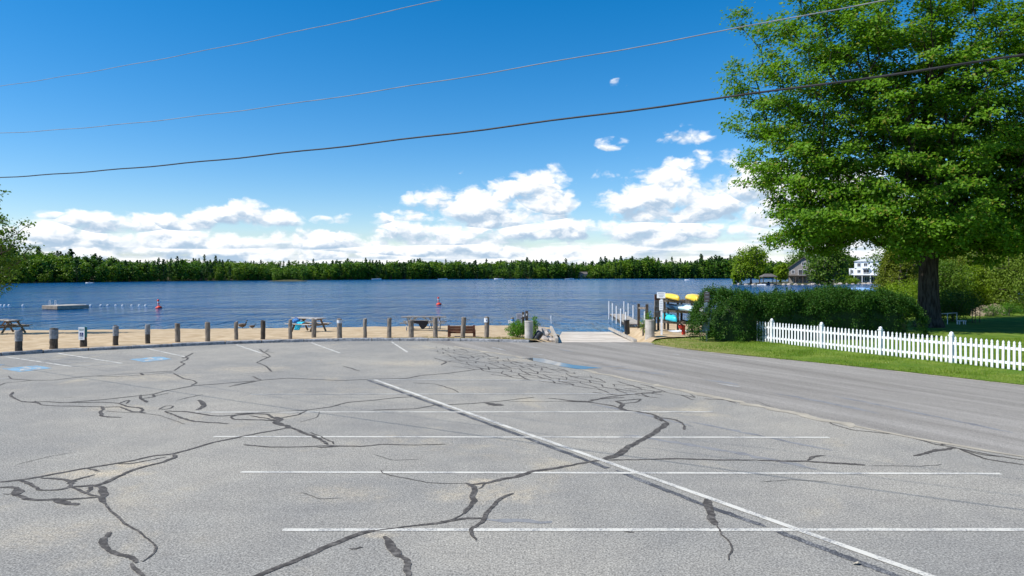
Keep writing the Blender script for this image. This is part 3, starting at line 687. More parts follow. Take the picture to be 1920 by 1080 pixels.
SEAL = [  # runs of crack sealant as seen on the ground, width in metres
 ([(16, 705), (22, 711), (60, 713), (100, 713), (155, 706), (178, 705), (225, 702), (262, 699.5), (326, 696)], .045), ([(178, 705), (220, 706), (270, 703.5), (326, 698)], .04),
 ([(262, 699.5), (270, 703.5)], .08), ([(326, 695), (336, 688), (345, 683), (338, 679), (350, 675), (353, 671), (345, 670), (357, 665), (362, 662)], .07), ([(345, 670), (340, 672), (353, 671)], .05),
 ([(326, 700), (343, 710), (362, 714), (369, 718), (358, 723)], .06), ([(0, 723), (10, 718), (35, 716), (62, 713)], .05),
 ([(25, 735), (19, 742), (30, 749), (45, 754), (90, 753), (120, 755), (190, 750), (255, 743), (285, 740), (310, 733), (365, 723), (410, 720), (478, 714)], .06),
 ([(43, 753), (70, 756), (80, 760), (120, 762), (190, 763)], .06), ([(68, 752), (72, 757)], .06), ([(120, 755), (190, 754), (222, 756), (240, 763), (264, 765), (268, 769), (260, 773), (272, 774)], .07),
 ([(190, 762), (196, 767), (187, 774), (195, 781), (227, 783)], .075), ([(195, 764), (224, 763), (245, 773), (262, 773)], .06), ([(197, 771), (225, 773), (262, 774), (300, 779), (345, 796)], .025),
 ([(262, 741), (258, 747), (272, 755)], .09), ([(285, 740), (290, 744), (262, 748)], .06), ([(288, 743), (315, 737)], .04), ([(222, 757), (243, 750), (238, 757)], .05),
 ([(300, 768), (310, 761), (326, 761), (322, 766), (302, 769)], .06), ([(310, 771), (340, 783), (363, 790), (427, 795)], .075), ([(310, 771), (350, 772), (395, 779), (420, 780), (480, 774)], .06),
 ([(375, 750), (386, 756), (380, 764), (368, 769)], .13), ([(330, 751), (380, 740)], .04),
 ([(430, 783), (440, 778), (480, 775), (505, 777), (518, 785)], .07), ([(430, 783), (436, 787), (470, 788), (515, 790)], .07), ([(470, 779), (500, 784), (520, 789)], .05),
 ([(440, 776), (480, 774), (520, 773), (577, 769), (620, 763), (650, 755), (700, 751), (745, 746), (780, 744), (812, 747)], .055), ([(578, 770), (560, 778), (525, 784)], .05),
 ([(517, 782), (524, 787), (517, 792), (530, 798), (540, 797), (545, 803)], .14), ([(540, 800), (560, 807), (580, 815), (600, 822), (613, 834)], .09), ([(575, 812), (605, 824), (622, 834)], .04),
 ([(538, 803), (490, 812), (440, 822), (400, 830), (375, 837), (322, 852), (287, 855), (245, 865), (175, 876), (100, 889), (50, 899), (0, 904)], .075),
 ([(430, 725), (490, 713), (540, 709), (580, 711), (640, 714), (700, 711), (760, 710), (790, 704), (840, 700), (900, 692), (960, 690)], .055), ([(473, 706), (490, 713)], .06), ([(440, 722), (478, 715)], .03),
 ([(485, 655), (500, 663), (508, 668), (496, 673), (481, 680), (500, 687), (510, 697)], .07), ([(497, 660), (505, 655)], .05), ([(497, 659), (515, 662)], .05), ([(490, 668), (505, 671)], .05), ([(440, 702), (505, 698), (535, 697)], .025),
 ([(643, 687), (660, 691), (675, 696)], .05), ([(457, 834), (500, 838), (560, 838), (620, 836), (680, 838), (720, 833), (780, 835), (835, 833)], .055), ([(595, 838), (640, 836)], .09),
 ([(715, 881), (720, 888), (760, 896), (800, 905), (840, 907), (875, 907)], .022), ([(698, 769), (780, 767), (815, 760), (880, 757), (930, 753), (975, 748), (1002, 745)], .05), ([(600, 772), (595, 782), (560, 792)], .02),
 ([(773, 718), (815, 720), (850, 730), (860, 736)], .04), ([(815, 671), (838, 679), (828, 684)], .07), ([(955, 753), (1020, 753), (1060, 752)], .03),
 ([(1028, 747), (1050, 749), (1075, 752), (1105, 753), (1130, 746), (1170, 741), (1205, 737), (1240, 735)], .09), ([(1060, 752), (1105, 754), (1150, 761), (1165, 768), (1200, 773), (1225, 777), (1240, 785), (1252, 794)], .08),
 ([(1252, 793), (1240, 802), (1225, 812), (1200, 827), (1180, 838), (1160, 855), (1135, 861)], .16), ([(1228, 778), (1245, 790)], .14), ([(1140, 860), (1100, 866), (1050, 875), (1000, 882), (960, 894), (915, 903), (876, 908)], .10),
 ([(1155, 752), (1165, 758), (1160, 765), (1172, 770)], .10), ([(1155, 752), (1180, 750), (1202, 748), (1195, 754), (1165, 757)], .06), ([(1105, 750), (1140, 746), (1170, 745)], .06), ([(912, 756), (940, 761)], .26),
 ([(1235, 783), (1265, 787), (1283, 797), (1285, 806)], .10), ([(1135, 862), (1200, 862), (1270, 860), (1340, 863), (1420, 863)], .055), ([(1420, 863), (1500, 864), (1540, 866), (1622, 872)], .10), ([(1512, 863), (1530, 857), (1546, 855)], .13),
 ([(1552, 788), (1560, 795), (1600, 807), (1680, 815), (1700, 817)], .045), ([(1415, 751), (1450, 765), (1500, 778), (1555, 789), (1640, 806), (1700, 818)], .03), ([(1718, 856), (1760, 846), (1795, 841)], .10),
 ([(1700, 818), (1735, 828), (1760, 834), (1800, 842), (1850, 852), (1925, 864)], .05), ([(1800, 842), (1845, 860), (1925, 873)], .05), ([(1798, 841), (1840, 853), (1875, 856)], .05), ([(1760, 834), (1785, 831)], .04),
 ([(322, 852), (325, 858), (300, 868), (250, 880), (215, 895), (190, 908), (175, 911), (140, 911)], .075), ([(312, 857), (270, 866), (245, 871), (220, 871)], .045), ([(165, 879), (183, 885)], .07), ([(175, 890), (150, 897), (130, 903)], .05),
 ([(75, 897), (120, 900), (132, 904), (131, 911), (115, 918), (75, 919), (65, 912), (50, 903), (40, 901)], .085), ([(126, 903), (134, 908)], .16), ([(0, 914), (25, 913), (34, 920), (27, 927), (45, 936), (80, 938), (130, 936), (185, 932)], .075), ([(0, 929), (27, 930)], .07), ([(28, 918), (30, 928)], .13),
 ([(105, 938), (118, 947), (145, 948)], .13), ([(131, 911), (150, 920), (170, 929), (187, 933)], .05), ([(163, 924), (178, 910)], .08),
 ([(178, 911), (196, 913), (191, 922), (195, 930), (186, 934), (196, 945)], .10), ([(194, 940), (205, 958), (220, 968), (235, 982), (260, 997), (275, 1012), (290, 1026), (284, 1040), (262, 1054)], .035),
 ([(203, 998), (196, 1010), (184, 1022), (205, 1035), (240, 1045), (252, 1057)], .085), ([(252, 1055), (260, 1070), (278, 1084)], .05),
 ([(470, 1086), (510, 1067), (560, 1050), (620, 1022), (680, 1000), (705, 996)], .085), ([(700, 997), (760, 989), (830, 980), (870, 972), (905, 971)], .06), ([(872, 906), (888, 916), (884, 930), (891, 940), (878, 952), (872, 964)], .10), ([(872, 960), (850, 975), (800, 984)], .05),
 ([(960, 925), (940, 933), (930, 946), (912, 965), (911, 975)], .075), ([(911, 968), (908, 980), (884, 990), (880, 1000), (890, 1014)], .085), ([(722, 1006), (735, 1025), (752, 1045)], .10), ([(748, 1042), (757, 1060), (758, 1086)], .09), ([(898, 917), (910, 905)], .03),
 ([(1325, 936), (1335, 953), (1338, 972), (1347, 985)], .10), ([(1347, 985), (1360, 1002), (1372, 1018), (1376, 1032), (1369, 1052)], .03), ([(30, 872), (90, 857), (137, 848)], .014), ([(700, 852), (735, 864), (790, 862)], .012), ([(1430, 905), (1480, 900), (1560, 905)], .012), ([(1625, 871), (1720, 873), (1760, 869)], .014), ([(560, 925), (600, 938), (640, 935)], .012), ([(1172, 996), (1190, 999)], .02), ([(655, 1030), (680, 1028)], .03)]
def seal_band(mb, pts, w, z):
    P = np.array(pts, float); L = np.linalg.norm(np.diff(P, axis=0), axis=1).sum(); n = int(max(8, min(260, L / .045)))
    Q = smooth_line(P, n, 3)
    def walk(sm): a = RNG.normal(0, 1, n + 40); k = np.ones(sm) / sm; a = np.convolve(a, k, 'same')[20:20 + n]; return a / (a.std() + 1e-6)
    T = np.gradient(Q, axis=0); T /= np.linalg.norm(T, axis=1)[:, None] + 1e-9; Nn = np.stack([-T[:, 1], T[:, 0]], 1)
    Q = Q + Nn * (walk(9) * w * .07 + walk(31) * .010)[:, None]
    e = np.minimum(np.arange(n), np.arange(n)[::-1]); tp = np.clip(.5 + e / 5, 0, 1)
    def side(): return (w / 2 * (1 + .16 * walk(21) + .09 * walk(4)).clip(.4, 1.5) + RNG.normal(0, .002, n)).clip(.006) * tp
    a, b = Q + Nn * side()[:, None], Q - Nn * side()[:, None]
    mb.add([(p[0], p[1], z) for p in a] + [(p[0], p[1], z) for p in b], [(i, n + i, n + i + 1, i + 1) for i in range(n - 1)])
for pts, w in SEAL:
    mb = MB(); seal_band(mb, [G(*p) for p in pts], w * .84, 0.0058 + random.uniform(-0.0006, 0.0006))
    mb.build('crack_sealant', M['tar'], lot)
# close web of sealed cracks along the seam with the drive
band = np.array([G(820, 650), G(905, 664), G(1000, 684), G(1090, 700), G(1180, 722), G(1300, 742), G(1420, 757), G(1350, 757), G(1240, 752), G(1130, 738), G(1040, 719), G(940, 708), G(880, 690), G(835, 668)])
mb = MB()
bx0, by0 = band.min(0); bx1, by1 = band.max(0)
ang = R(33); ca, sa = math.cos(ang), math.sin(ang)
def in_band(p): return sdf(band, np.array([p]))[0] > -0.03
def cell_corner(i, j, k):
    """corner k (0 or 1) of the honeycomb unit i, j, jittered the same way each time"""
    rr = random.Random(i * 7919 + j * 104729 + k * 31)
    u = (i + .5 * (j % 2)) * .36 + rr.uniform(-.10, .10); v = j * .78 + (.0 if k == 0 else .30) + rr.uniform(-.2, .2)
    return (4 + u * ca - v * sa, 22 + u * sa + v * ca)
for i in range(-60, 70):
    for j in range(-40, 60):
        p0, p1 = cell_corner(i, j, 0), cell_corner(i, j, 1)
        if not (bx0 < p0[0] < bx1 and by0 < p0[1] < by1 and in_band(p0)): continue
        o2 = j % 2
        for p, q in ((p0, p1), (p1, cell_corner(i + o2 - 1, j + 1, 0)), (p1, cell_corner(i + o2, j + 1, 0))):
            if random.random() < .80:
                mid = ((p[0] + q[0]) / 2 + random.uniform(-.05, .05), (p[1] + q[1]) / 2 + random.uniform(-.08, .08))
                ribbon(mb, [p, mid, q], random.uniform(.028, .052), 0.0031, 0.25, n=6, taper=False)
o = mb.build('sealed_crack_web', M['tar'], lot); struct(o, 'stuff')
# washed sand that collects along the seam
mb = MB()
for a, b, w in [(2, 12, .16), (10, 26, .10), (22, 40, .22), (12, 18, .22)]:
    ribbon(mb, rn[a:b], w, 0.0068 + 0.0005 * (a % 3), 0.7, n=90, soft=3)
o = mb.build('washed_sand', M['sand_strip'], road); struct(o, 'stuff')
mb = MB(); ribbon(mb, rf[1:-2] + [-0.06, -0.05], 0.10, 0.0066, 0.7, n=160, soft=2); o = mb.build('verge_grit', M['sand_strip'], road); struct(o, 'stuff')
for p, q in [((985, 650), (1010, 653)), ((922, 651), (948, 657.5)), ((1262, 663.5), (1274, 665.5)), ((1345, 719), (1388, 726)), ((1000, 664), (1020, 666))]:
    mb = MB(); ribbon(mb, [G(*p), G(*q)], 0.10, 0.0075, 0.1, n=16); mb.build('painted_line', M['line_old'], road)
for pts, w in [([(1100, 678), (1145, 681)], .10), ([(1090, 684), (1130, 687), (1182, 688)], .16), ([(1150, 692), (1200, 696), (1248, 703)], .20), ([(1225, 693), (1278, 698)], .12), ([(1320, 712), (1350, 716), (1385, 722)], .22), ([(1450, 737), (1540, 753), (1650, 776)], .14), ([(1050, 655), (1075, 660)], .12), ([(1560, 742), (1700, 770), (1900, 812)], .12)]:
    mb = MB(); ribbon(mb, [G(*p) for p in pts], w, 0.0060, 0.3); mb.build('tyre_mark', M['rubber_mark'], road)
# shallow puddle lying in the seam
pm = bpy.data.materials.new('puddle_water'); pm.use_nodes = True
pb = pm.node_tree.nodes['Principled BSDF']; pb.inputs['Base Color'].default_value = (0.05, 0.055, 0.06, 1); pb.inputs['Roughness'].default_value = 0.02; pb.inputs['Specular IOR Level'].default_value = 0.9
pts = [(976, 671.5), (1000, 671.3), (1020, 673), (1045, 679), (1075, 684.5), (1108, 688), (1130, 690.5), (1104, 691.5), (1098, 692.8), (1080, 692), (1055, 688), (1025, 682), (1000, 677), (985, 673)]
mb = MB(); mb.add([(*G(*p), 0.0085) for p in pts], [tuple(range(len(pts)))]); puddle = mb.build('puddle', pm); struct(puddle)
if puddle.data.polygons[0].normal.z < 0: puddle.data.flip_normals()

# ------------------------------------------------------------------ picket fence
fence = thing('picket_fence', 'long white picket fence standing on the grass verge', 'fence', (11.6, 30.95, 0))
FD = Vector((1.145, -2.41, 0)); FA = math.atan2(FD.y, FD.x); FS = FD.length
def fence_pt(t): return Vector((11.6, 30.95, 0)) + FD * t
mb = MB(); mb.box((0, 0, .47), (.115, .115, 1.0)); mb.box((0, 0, .98), (.15, .15, .03)); mb.lathe([(.055, .99), (.066, 1.02), (.068, 1.045), (.05, 1.08), (.02, 1.10), (.004, 1.105)], n=10)
post_me = mb.mesh('fence_post', M['white_paint'])
mb = MB(); w = .038
prof = [(-w, .04), (w, .04), (w, .82), (w * .62, .845), (w * .95, .875), (w * .8, .905), (0, .945), (-w * .8, .905), (-w * .95, .875), (-w * .62, .845), (-w, .82)]
n = len(prof)
mb.add([(x, -.011, z) for x, z in prof] + [(x, .011, z) for x, z in prof], [tuple(range(n)), tuple(range(2 * n - 1, n - 1, -1))] + [(i, n + i, n + (i + 1) % n, (i + 1) % n) for i in range(n)])
picket_me = mb.mesh('picket', M['white_paint'])
mb = MB(); mb.box((0, 0, 0), (FS - .115, .036, .085)); rail_me = mb.mesh('fence_rail', M['white_paint'])
def fz(p): return zl(p.x, p.y) - 0.03
for k in range(0, 6):
    p = fence_pt(k); place(post_me, 'fence_post', fence, Vector((p.x, p.y, fz(p))) - fence.location, (0, 0, FA))
for k in range(-1, 5):
    c = fence_pt(k + .5); zc = fz(c)
    t0 = 0 if k >= 0 else 0.48
    for z in (.24, .70):
        if k >= 0: place(rail_me, 'fence_rail', fence, Vector((c.x, c.y, zc + z)) - fence.location, (0, 0, FA))
        else:
            cc = fence_pt(k + .74); place(rail_me, 'fence_rail', fence, Vector((cc.x, cc.y, zc + z)) - fence.location, (0, 0, FA), (.5, 1, 1))
    N = 15
    for i in range(N):
        tt = (i + 1) / (N + 1)
        if tt < t0: continue
        q = fence_pt(k + tt); off = FD.normalized().cross(Vector((0, 0, 1))) * .032
        place(picket_me, 'picket', fence, Vector((q.x, q.y, zc)) + off - fence.location, (0, random.uniform(-.012, .012), FA))

# ------------------------------------------------------------------ bollards along the kerb
ORD = ['first', 'second', 'third', 'fourth', 'fifth', 'sixth', 'seventh', 'eighth', 'ninth', 'tenth', 'eleventh', 'twelfth', 'thirteenth', 'fourteenth', 'fifteenth', 'sixteenth', 'seventeenth', 'eighteenth', 'nineteenth']
POSTS = [(35, 659, 620, 12, 'w'), (100.5, 654, 616, 13.5, 'w'), (156.5, 650, 614, 11.5, 's'), (216.5, 647, 612, 9.5, 'w'), (277, 644, 609, 8.5, 'w'), (333, 641, 606.5, 9, ''), (389.5, 639, 604.5, 9, ''),
         (443, 637, 604, 7, ''), (493, 635.5, 602, 8.5, ''), (544, 635.5, 600, 7, ''), (588.5, 633, 599, 9, ''), (636.5, 634.5, 598.5, 9.5, 'n'), (684.5, 633.5, 598, 7, ''), (730, 633.5, 597, 8, ''),
         (771, 633, 601, 10, ''), (816.5, 633.5, 596, 9, ''), (867.5, 633.5, 595.5, 9, ''), (912.5, 633.5, 595, 9, 'c')]
def text_mesh(name, body, size, m, parent, loc, rot, align='CENTER'):
    cu = bpy.data.curves.new(name, 'FONT'); cu.body = body; cu.size = size; cu.align_x = align; cu.align_y = 'CENTER'; cu.extrude = 0.001
    ob = bpy.data.objects.new(name + '_tmp', cu); COL.objects.link(ob)
    dg = bpy.context.evaluated_depsgraph_get()
    me = bpy.data.meshes.new_from_object(ob.evaluated_get(dg)); bpy.data.objects.remove(ob)
    me.materials.clear(); me.materials.append(m)
    return place(me, name, parent, loc, rot)
for i, (px, by, ty, wpx, kind) in enumerate(POSTS):
    # each stands just behind the kerb
    x, y = G(px, by, 0.09); h = (by - ty) / FPX * y; r = wpx / FPX * y / 2
    lean = random.uniform(-.02, .02) if i != 16 else .06
    look = {'w': 'dark wooden bollard with a pale painted top', 's': 'dark bollard bearing the accessible parking sign', 'n': 'grey wooden bollard with a worn painted number patch', 'c': 'dark wooden bollard with a white band near its top', '': 'bare weathered wooden bollard'}[kind]
    t = thing('bollard', f'{look}, {ORD[i]} from the left', 'bollard', (x, y, 0.09), 0, 'bollards along the kerb')
    body = 'timber_dark' if kind in 'ws' and kind else 'timber'
    if i in (8, 14): body = 'timber_dark' if i == 8 else 'timber'
    pts, rad = [], []
    for k in range(9):
        zz = -.25 + (h + .25) * k / 8
        pts.append((lean * zz + random.uniform(-.006, .006), random.uniform(-.006, .006), zz)); rad.append(r * random.uniform(.95, 1.05))
    pts.append((lean * h, 0, h + .012)); rad.append(r * .8)
    MB().tube(pts, rad, 12).build('post', M[body], t, smooth=False)
    if kind == 'w': MB().lathe([(r * 1.07, h * .50), (r * 1.08, h * .62), (r * 1.06, h * .96), (r * .98, h + .016), (r * .3, h + .02)], (lean * h * .75, 0, 0), 12).build('painted_cap', M['cap_grey'], t)
    if kind == 'c':
        MB().lathe([(r * 1.06, h * .76), (r * 1.07, h * .8), (r * 1.06, h * .965)], (0, 0, 0), 12).build('white_band', M['white_old'], t)
        b = MB().lathe([(.03, 0), (.03, .012)], n=10).build('band_emblem', M['sign_ink'], t, loc=(0, -r * 1.13, h * .86)); b.rotation_euler.x = R(90)
    if kind == 'n': MB().lathe([(r * 1.04, h * .80), (r * 1.05, h * .84), (r * 1.04, h * .95)], (0, 0, 0), 12).build('painted_patch', M['white_old'], t)
    if kind == 's':
        MB().lathe([(r * 1.05, h * .5), (r * 1.05, h * .97), (r * .9, h + .02)], (0, 0, 0), 12).build('painted_cap', M['sign_green'], t)
        sg = MB().box((0, 0, 0), (.245, .012, .52)).build('parking_sign', M['sign_white'], t, loc=(.01, -r * 1.05 - .012, h * .70))
        MB().box((0, 0, 0), (.135, .006, .15)).build('blue_square', M['sign_blue'], sg, loc=(0, -.0095, -.04))
        fig = MB(); fig.lathe([(.014, 0), (.014, .003)], n=8); fig.v = [(a, -c, b + .05) for a, b, c in fig.v]
        fig.tube([(0, -.002, .035), (.002, -.002, -.005), (.03, -.002, -.008), (.042, -.002, -.045)], .007, 5)
        fig.tube([(.005 + .036 * math.cos(a), -.002, -.022 + .036 * math.sin(a)) for a in np.linspace(R(120), R(350), 10)], .006, 5)
        fig.build('wheelchair_figure', M['sign_white'], sg, loc=(0, -.0135, -.04))
        text_mesh('sign_lettering', 'RESERVED\nPARKING', .045, M['sign_green'], sg, (0, -.0085, .155), (R(90), 0, 0))
        text_mesh('sign_lettering', 'ONLY', .04, M['sign_green'], sg, (0, -.0085, -.19), (R(90), 0, 0))

# ------------------------------------------------------------------ things round the head of the ramp, left side
def concrete_bollard(px, by, ty, wpx, label):
    x, y = G(px, by, 0.0); h = (by - ty) / FPX * y; r = wpx / FPX * y / 2
    t = thing('concrete_bollard', label, 'bollard', (x, y, 0.0), 0, 'concrete bollards beside the ramp')
    MB().lathe([(r * 1.04, -.2), (r * 1.03, .02), (r, .1), (r * .99, h * .5), (r, h * .93), (r * 1.06, h * .95), (r * 1.06, h * .99), (r * .98, h), (r * .86, h + .005), (r * .84, h - .03)], n=20).build('concrete_pipe', M['concrete'], t, smooth=False)
    MB().lathe([(r * .85, h - .05), (r * .6, h + .015), (r * .1, h + .03)], n=14).build('soil_fill', M['earth'], t)
    return t
concrete_bollard(991.5, 639.5, 601.5, 15.5, 'pale concrete pipe bollard left of the ramp beside the green shrub')
concrete_bollard(1218.5, 631, 599.5, 17.5, 'pale concrete pipe bollard right of the ramp beside the sand bank')
# black bumper drum leaning beside the left pipe
x, y = G(1007.5, 639.5, 0.0)
t = thing('rubber_bumper', 'black rubber drum leaning against the left concrete pipe', 'bumper', (x - .1, y, 0.05))
d = MB().lathe([(.13, -.02), (.155, 0), (.16, .14), (.145, .17), (.165, .20), (.17, .38), (.155, .45), (.10, .47), (.02, .47)], n=16).build('drum', M['black_plastic'], t, smooth=True); d.rotation_euler = (R(-12), R(36), 0)
# notice on a short post, two gate posts and shrub
Y0 = 38.6
def zp(px, py, Y): return CAMH - (py - HOR) / FPX * Y
x = XD(973, Y0); zg = zb(x, Y0)
t = thing('notice_sign', 'small grey notice on a short wooden post behind the green shrub', 'sign', (x, Y0, zg))
MB().box((0, 0, .35), (.12, .10, .7 + .3)).build('post', M['timber_dark'], t)
zt = zp(973, 587, Y0) - zg; zbm = zp(973, 605.5, Y0) - zg
pn = MB().box((0, 0, 0), (.29, .02, zt - zbm)).build('sign_panel', M['sign_grey'], t, loc=(0, -.065, (zt + zbm) / 2))
for k in range(4): MB().box((0, 0, 0), (.20 - .03 * (k % 2), .004, .035)).build('lettering_line', M['sign_ink'], pn, loc=(0, -.0125, .17 - k * .11))
for px, ty, lab, w in ((981, 585, 'shorter of the two dark gate posts behind the left concrete pipe', .13), (987.5, 583, 'taller of the two dark gate posts behind the left concrete pipe', .16)):
    x = XD(px, 38.0); zg = zb(x, 38.0)
    t = thing('gate_post', lab, 'post', (x, 38.0, zg), 0, 'gate posts left of the ramp')
    hh = zp(px, ty, 38.0) - zg
    MB().box((0, 0, hh / 2 - .1), (w, .14, hh + .2), taper=.97).build('post', M['timber_dark'], t)
    MB().box((0, -.08, hh - .2), (.05, .02, .11)).build('white_bracket', M['white_old'], t)
    MB().box((-.02, -.09, hh - .34), (.2, .03, .07)).build('cross_plate', M['timber_dark'], t)
# post with blue and white cap at the end of the row
x, y = G(960, 634, 0.0); y += 1.2; x = XD(960, y); zg = zb(x, y); hh = zp(960, 595.5, y) - zg
t = thing('bollard', 'wooden bollard with a blue and white cap rising out of the green shrub', 'bollard', (x, y, zg), 0, 'bollards along the kerb')
MB().tube([(0, 0, -.2), (.01, 0, hh * .6), (.02, 0, hh)], [.085, .085, .085], 12).build('post', M['timber'], t)
MB().lathe([(.092, hh * .66), (.094, hh * .70), (.094, hh * .81)], (.02, 0, 0), 12).build('white_band', M['white_old'], t)
MB().lathe([(.095, hh * .815), (.097, hh * .84), (.096, hh * .92)], (.02, 0, 0), 12).build('blue_band', M['bag_blue'], t)
MB().box((-.11, -.06, hh * .79), (.16, .03, .16)).build('white_plate', M['white_old'], t)

# timber edging either side of the ramp
a, b = G(1044, 643.5), G(1036, 617, -.35)
t = thing('timber_edging', 'pale timber beam along the left edge of the concrete ramp', 'beam', (a[0], a[1], 0), 0, 'timber beams edging the ramp')
MB().beam((0, 0, .12), (b[0] - a[0] - .1, b[1] - a[1], -.25), .13, .20).build('beam', M['timber_pale'], t)
a, b = G(1193, 641), G(1143, 616.5, -.55)
t = thing('timber_edging', 'pale timber beam along the right edge of the concrete ramp', 'beam', (a[0], a[1], 0), 0, 'timber beams edging the ramp')
MB().beam((-.05, 0, .05), (b[0] - a[0], b[1] - a[1], -.52), .16, .12).build('beam', M['timber_pale'], t)

# boulders
def rock_mesh(seed, s, m='rock'):
    rr = random.Random(seed); bm = bmesh.new(); bmesh.ops.create_icosphere(bm, subdivisions=2, radius=1.0)
    for v in bm.verts:
        d = v.co.normalized()
        k = 1 + .22 * math.sin(d.x * 3.1 + seed) * math.cos(d.y * 2.7 + seed * 1.7) + .14 * math.sin(d.z * 5 + seed * 2.3 + d.x * 4) + rr.uniform(-.06, .06)
        v.co = Vector((d.x * s[0], d.y * s[1], max(d.z, -.5) * s[2])) * k
    me = bpy.data.meshes.new('boulder'); bm.to_mesh(me); bm.free(); me.materials.append(M[m]); return me
def boulder(x, y, z, s, seed, label, group, m='rock'):
    o = place(rock_mesh(seed, s, m), 'boulder', None, (x, y, z + s[2] * .25), (0, 0, seed * 1.3)); tag(o, label, 'boulder', group)
for k, (px, Y, s) in enumerate([(1006, 35.0, (.42, .4, .34)), (1012, 37.5, (.5, .4, .36)), (1018, 36.0, (.3, .3, .2)), (1024, 34.6, (.35, .3, .22)), (1015, 40.5, (.3, .25, .28)), (1027, 38.5, (.28, .3, .16)), (1032, 41.5, (.25, .3, .12)), (1022, 43.5, (.3, .2, .12)), (1030, 33.3, (.45, .35, .2)), (1018, 33.2, (.35, .3, .26))]):
    x = XD(px, Y); boulder(x, Y, zb(x, Y), s, k + 1, 'rough pinkish boulder in the heap left of the boat ramp', 'boulders left of the ramp')

# white stake in the water
x, y = G(1034, 606.5, WATER)
t = tag(MB().tube([(0, 0, -.6), (0, 0, .15), (-.03, 0, .62)], .045, 8).build('marker_stake', M['white_old'], loc=(x, y, WATER)), 'thin white stake standing in the shallow water off the ramp', 'stake')

# ------------------------------------------------------------------ dock
dock = thing('dock', 'narrow wooden dock with white pipe posts running out into the lake', 'dock', (8.05, 48.6, WATER))
DDIR = Vector((.6, 12.8, 0)).normalized(); DN = Vector((DDIR.y, -DDIR.x, 0)); DA = math.atan2(DDIR.y, DDIR.x)
for k in range(4):
    mb = MB(); c0 = DDIR * (k * 3.2)
    for i in range(21):
        c = c0 + DDIR * (.075 + i * .15); mb.box((c.x + DN.x * .6, c.y + DN.y * .6, .42 + random.uniform(-.004, .004)), (.138, 1.22, .035), DA)
    mb.build('deck_section', M['timber_pale'], dock)
    mb = MB()
    for s in (.04, 1.16):
        a, b = c0 + DN * s, c0 + DN * s + DDIR * 3.15; mb.beam((a.x, a.y, .32), (b.x, b.y, .32), .04, .15)
    mb.build('dock_stringer', M['timber_dark'], dock)
for k, (s, dd, hh) in enumerate([(-.06, .1, 1.25), (1.26, .1, 1.3), (-.06, 3.3, 1.35), (1.26, 3.2, 1.35), (-.06, 6.4, 1.4), (1.26, 6.4, 1.45), (-.06, 9.6, 1.5), (1.26, 9.6, 1.5), (-.06, 12.7, 1.55), (1.26, 12.7, 1.55)]):
    c = DN * s + DDIR * dd
    MB().tube([(c.x, c.y, -1.0), (c.x, c.y, hh)], .055, 8).build('pipe_post', M['white_old'], dock)

# tall black bin tube on the bank
x, y = G(1176.5, 620.5, -.28)
t = thing('post_bin', 'tall black plastic tube standing on the sand by the dock', 'bin', (x, y, float(z_dirt(np.array([(x, y)]))[0]) - .03))
d = MB().lathe([(.155, -.1), (.16, .1), (.165, .95), (.18, .97), (.18, 1.03), (.15, 1.04), (.14, 1.0)], n=16).build('tube', M['black_plastic'], t, smooth=True); d.rotation_euler.y = R(-3)

# dark posts with a rail between dock and rack
t = thing('rail_fence', 'two dark timber posts joined by a rail right of the dock', 'fence', (XD(1197.5, 46), 46.0, -.5))
hz_ = zp(1197, 569.5, 46) + .5; x2 = XD(1213, 45) - XD(1197.5, 46)
MB().box((0, 0, hz_ / 2 - .15), (.16, .14, hz_ + .3)).build('post', M['timber_dark'], t)
MB().box((x2, -1.0, hz_ / 2 - .15), (.17, .15, hz_ + .3)).build('post', M['timber_dark'], t)
MB().beam((0, -.05, hz_ - .28), (x2, -.95, hz_ - .25), .05, .12).build('rail', M['timber'], t)

# ------------------------------------------------------------------ signs right of the ramp
Y0 = 35.2
x = XD(1240.5, Y0); zg = zl(x, Y0) - .02
t = thing('white_sign', 'white notice board on a white post in front of the boat rack', 'sign', (x, Y0, zg), R(-16))
zt, zm = zp(0, 548, Y0) - zg, zp(0, 559, Y0) - zg
MB().box((0, 0, zm / 2 - .1), (.10, .08, zm + .2)).build('post', M['white_old'], t)
pn = MB().box((0, 0, 0), (.42, .025, zt - zm)).build('sign_panel', M['sign_white'], t, loc=(-.02, -.055, (zt + zm) / 2))
for k in range(3): MB().box((0, 0, 0), (.30 - .05 * k, .004, .03)).build('lettering_line', M['sign_grey'], pn, loc=(0, -.0145, .08 - k * .075))
p2 = MB().box((0, 0, 0), (.19, .02, .52)).build('lower_panel', M['sign_white'], t, loc=(-.02, -.052, zm - .36))
for k in range(5): MB().box((0, 0, 0), (.13, .004, .022)).build('lettering_line', M['sign_grey'], p2, loc=(0, -.012, .18 - k * .085))
Y0 = 36.6
x = XD(1232, Y0); zg = zl(x, Y0) - .02
t = thing('kiosk_board', 'dark timber board on two legs left of the white sign', 'board', (x, Y0, zg), R(18))
zt, zm = zp(0, 553, Y0) - zg, zp(0, 595, Y0) - zg
for s in (-.11, .10): MB().box((s, .05, zm / 2 + .02), (.09, .09, zm + .5)).build('leg', M['timber_dark'], t)
bd = MB()
nb = 4
for k in range(nb): MB().box((0, -.02, zm + (zt - zm) * (k + .5) / nb), (.36 - .02 * k, .05, (zt - zm) / nb - .012)).build('plank', M['timber'] if k != nb - 1 else M['bench_wood'], t)
MB().box((0, .01, zt + .02), (.24, .12, .05)).build('cap', M['timber_dark'], t)
Y0 = 31.7
x = XD(1325, Y0); zg = zl(x, Y0) - .02
t = thing('sign_post', 'post with three stacked rule signs at the left end of the hedge', 'sign', (x, Y0, zg))
MB().box((0, .02, 1.1), (.06, .06, 2.4)).build('post', M['galv'], t)
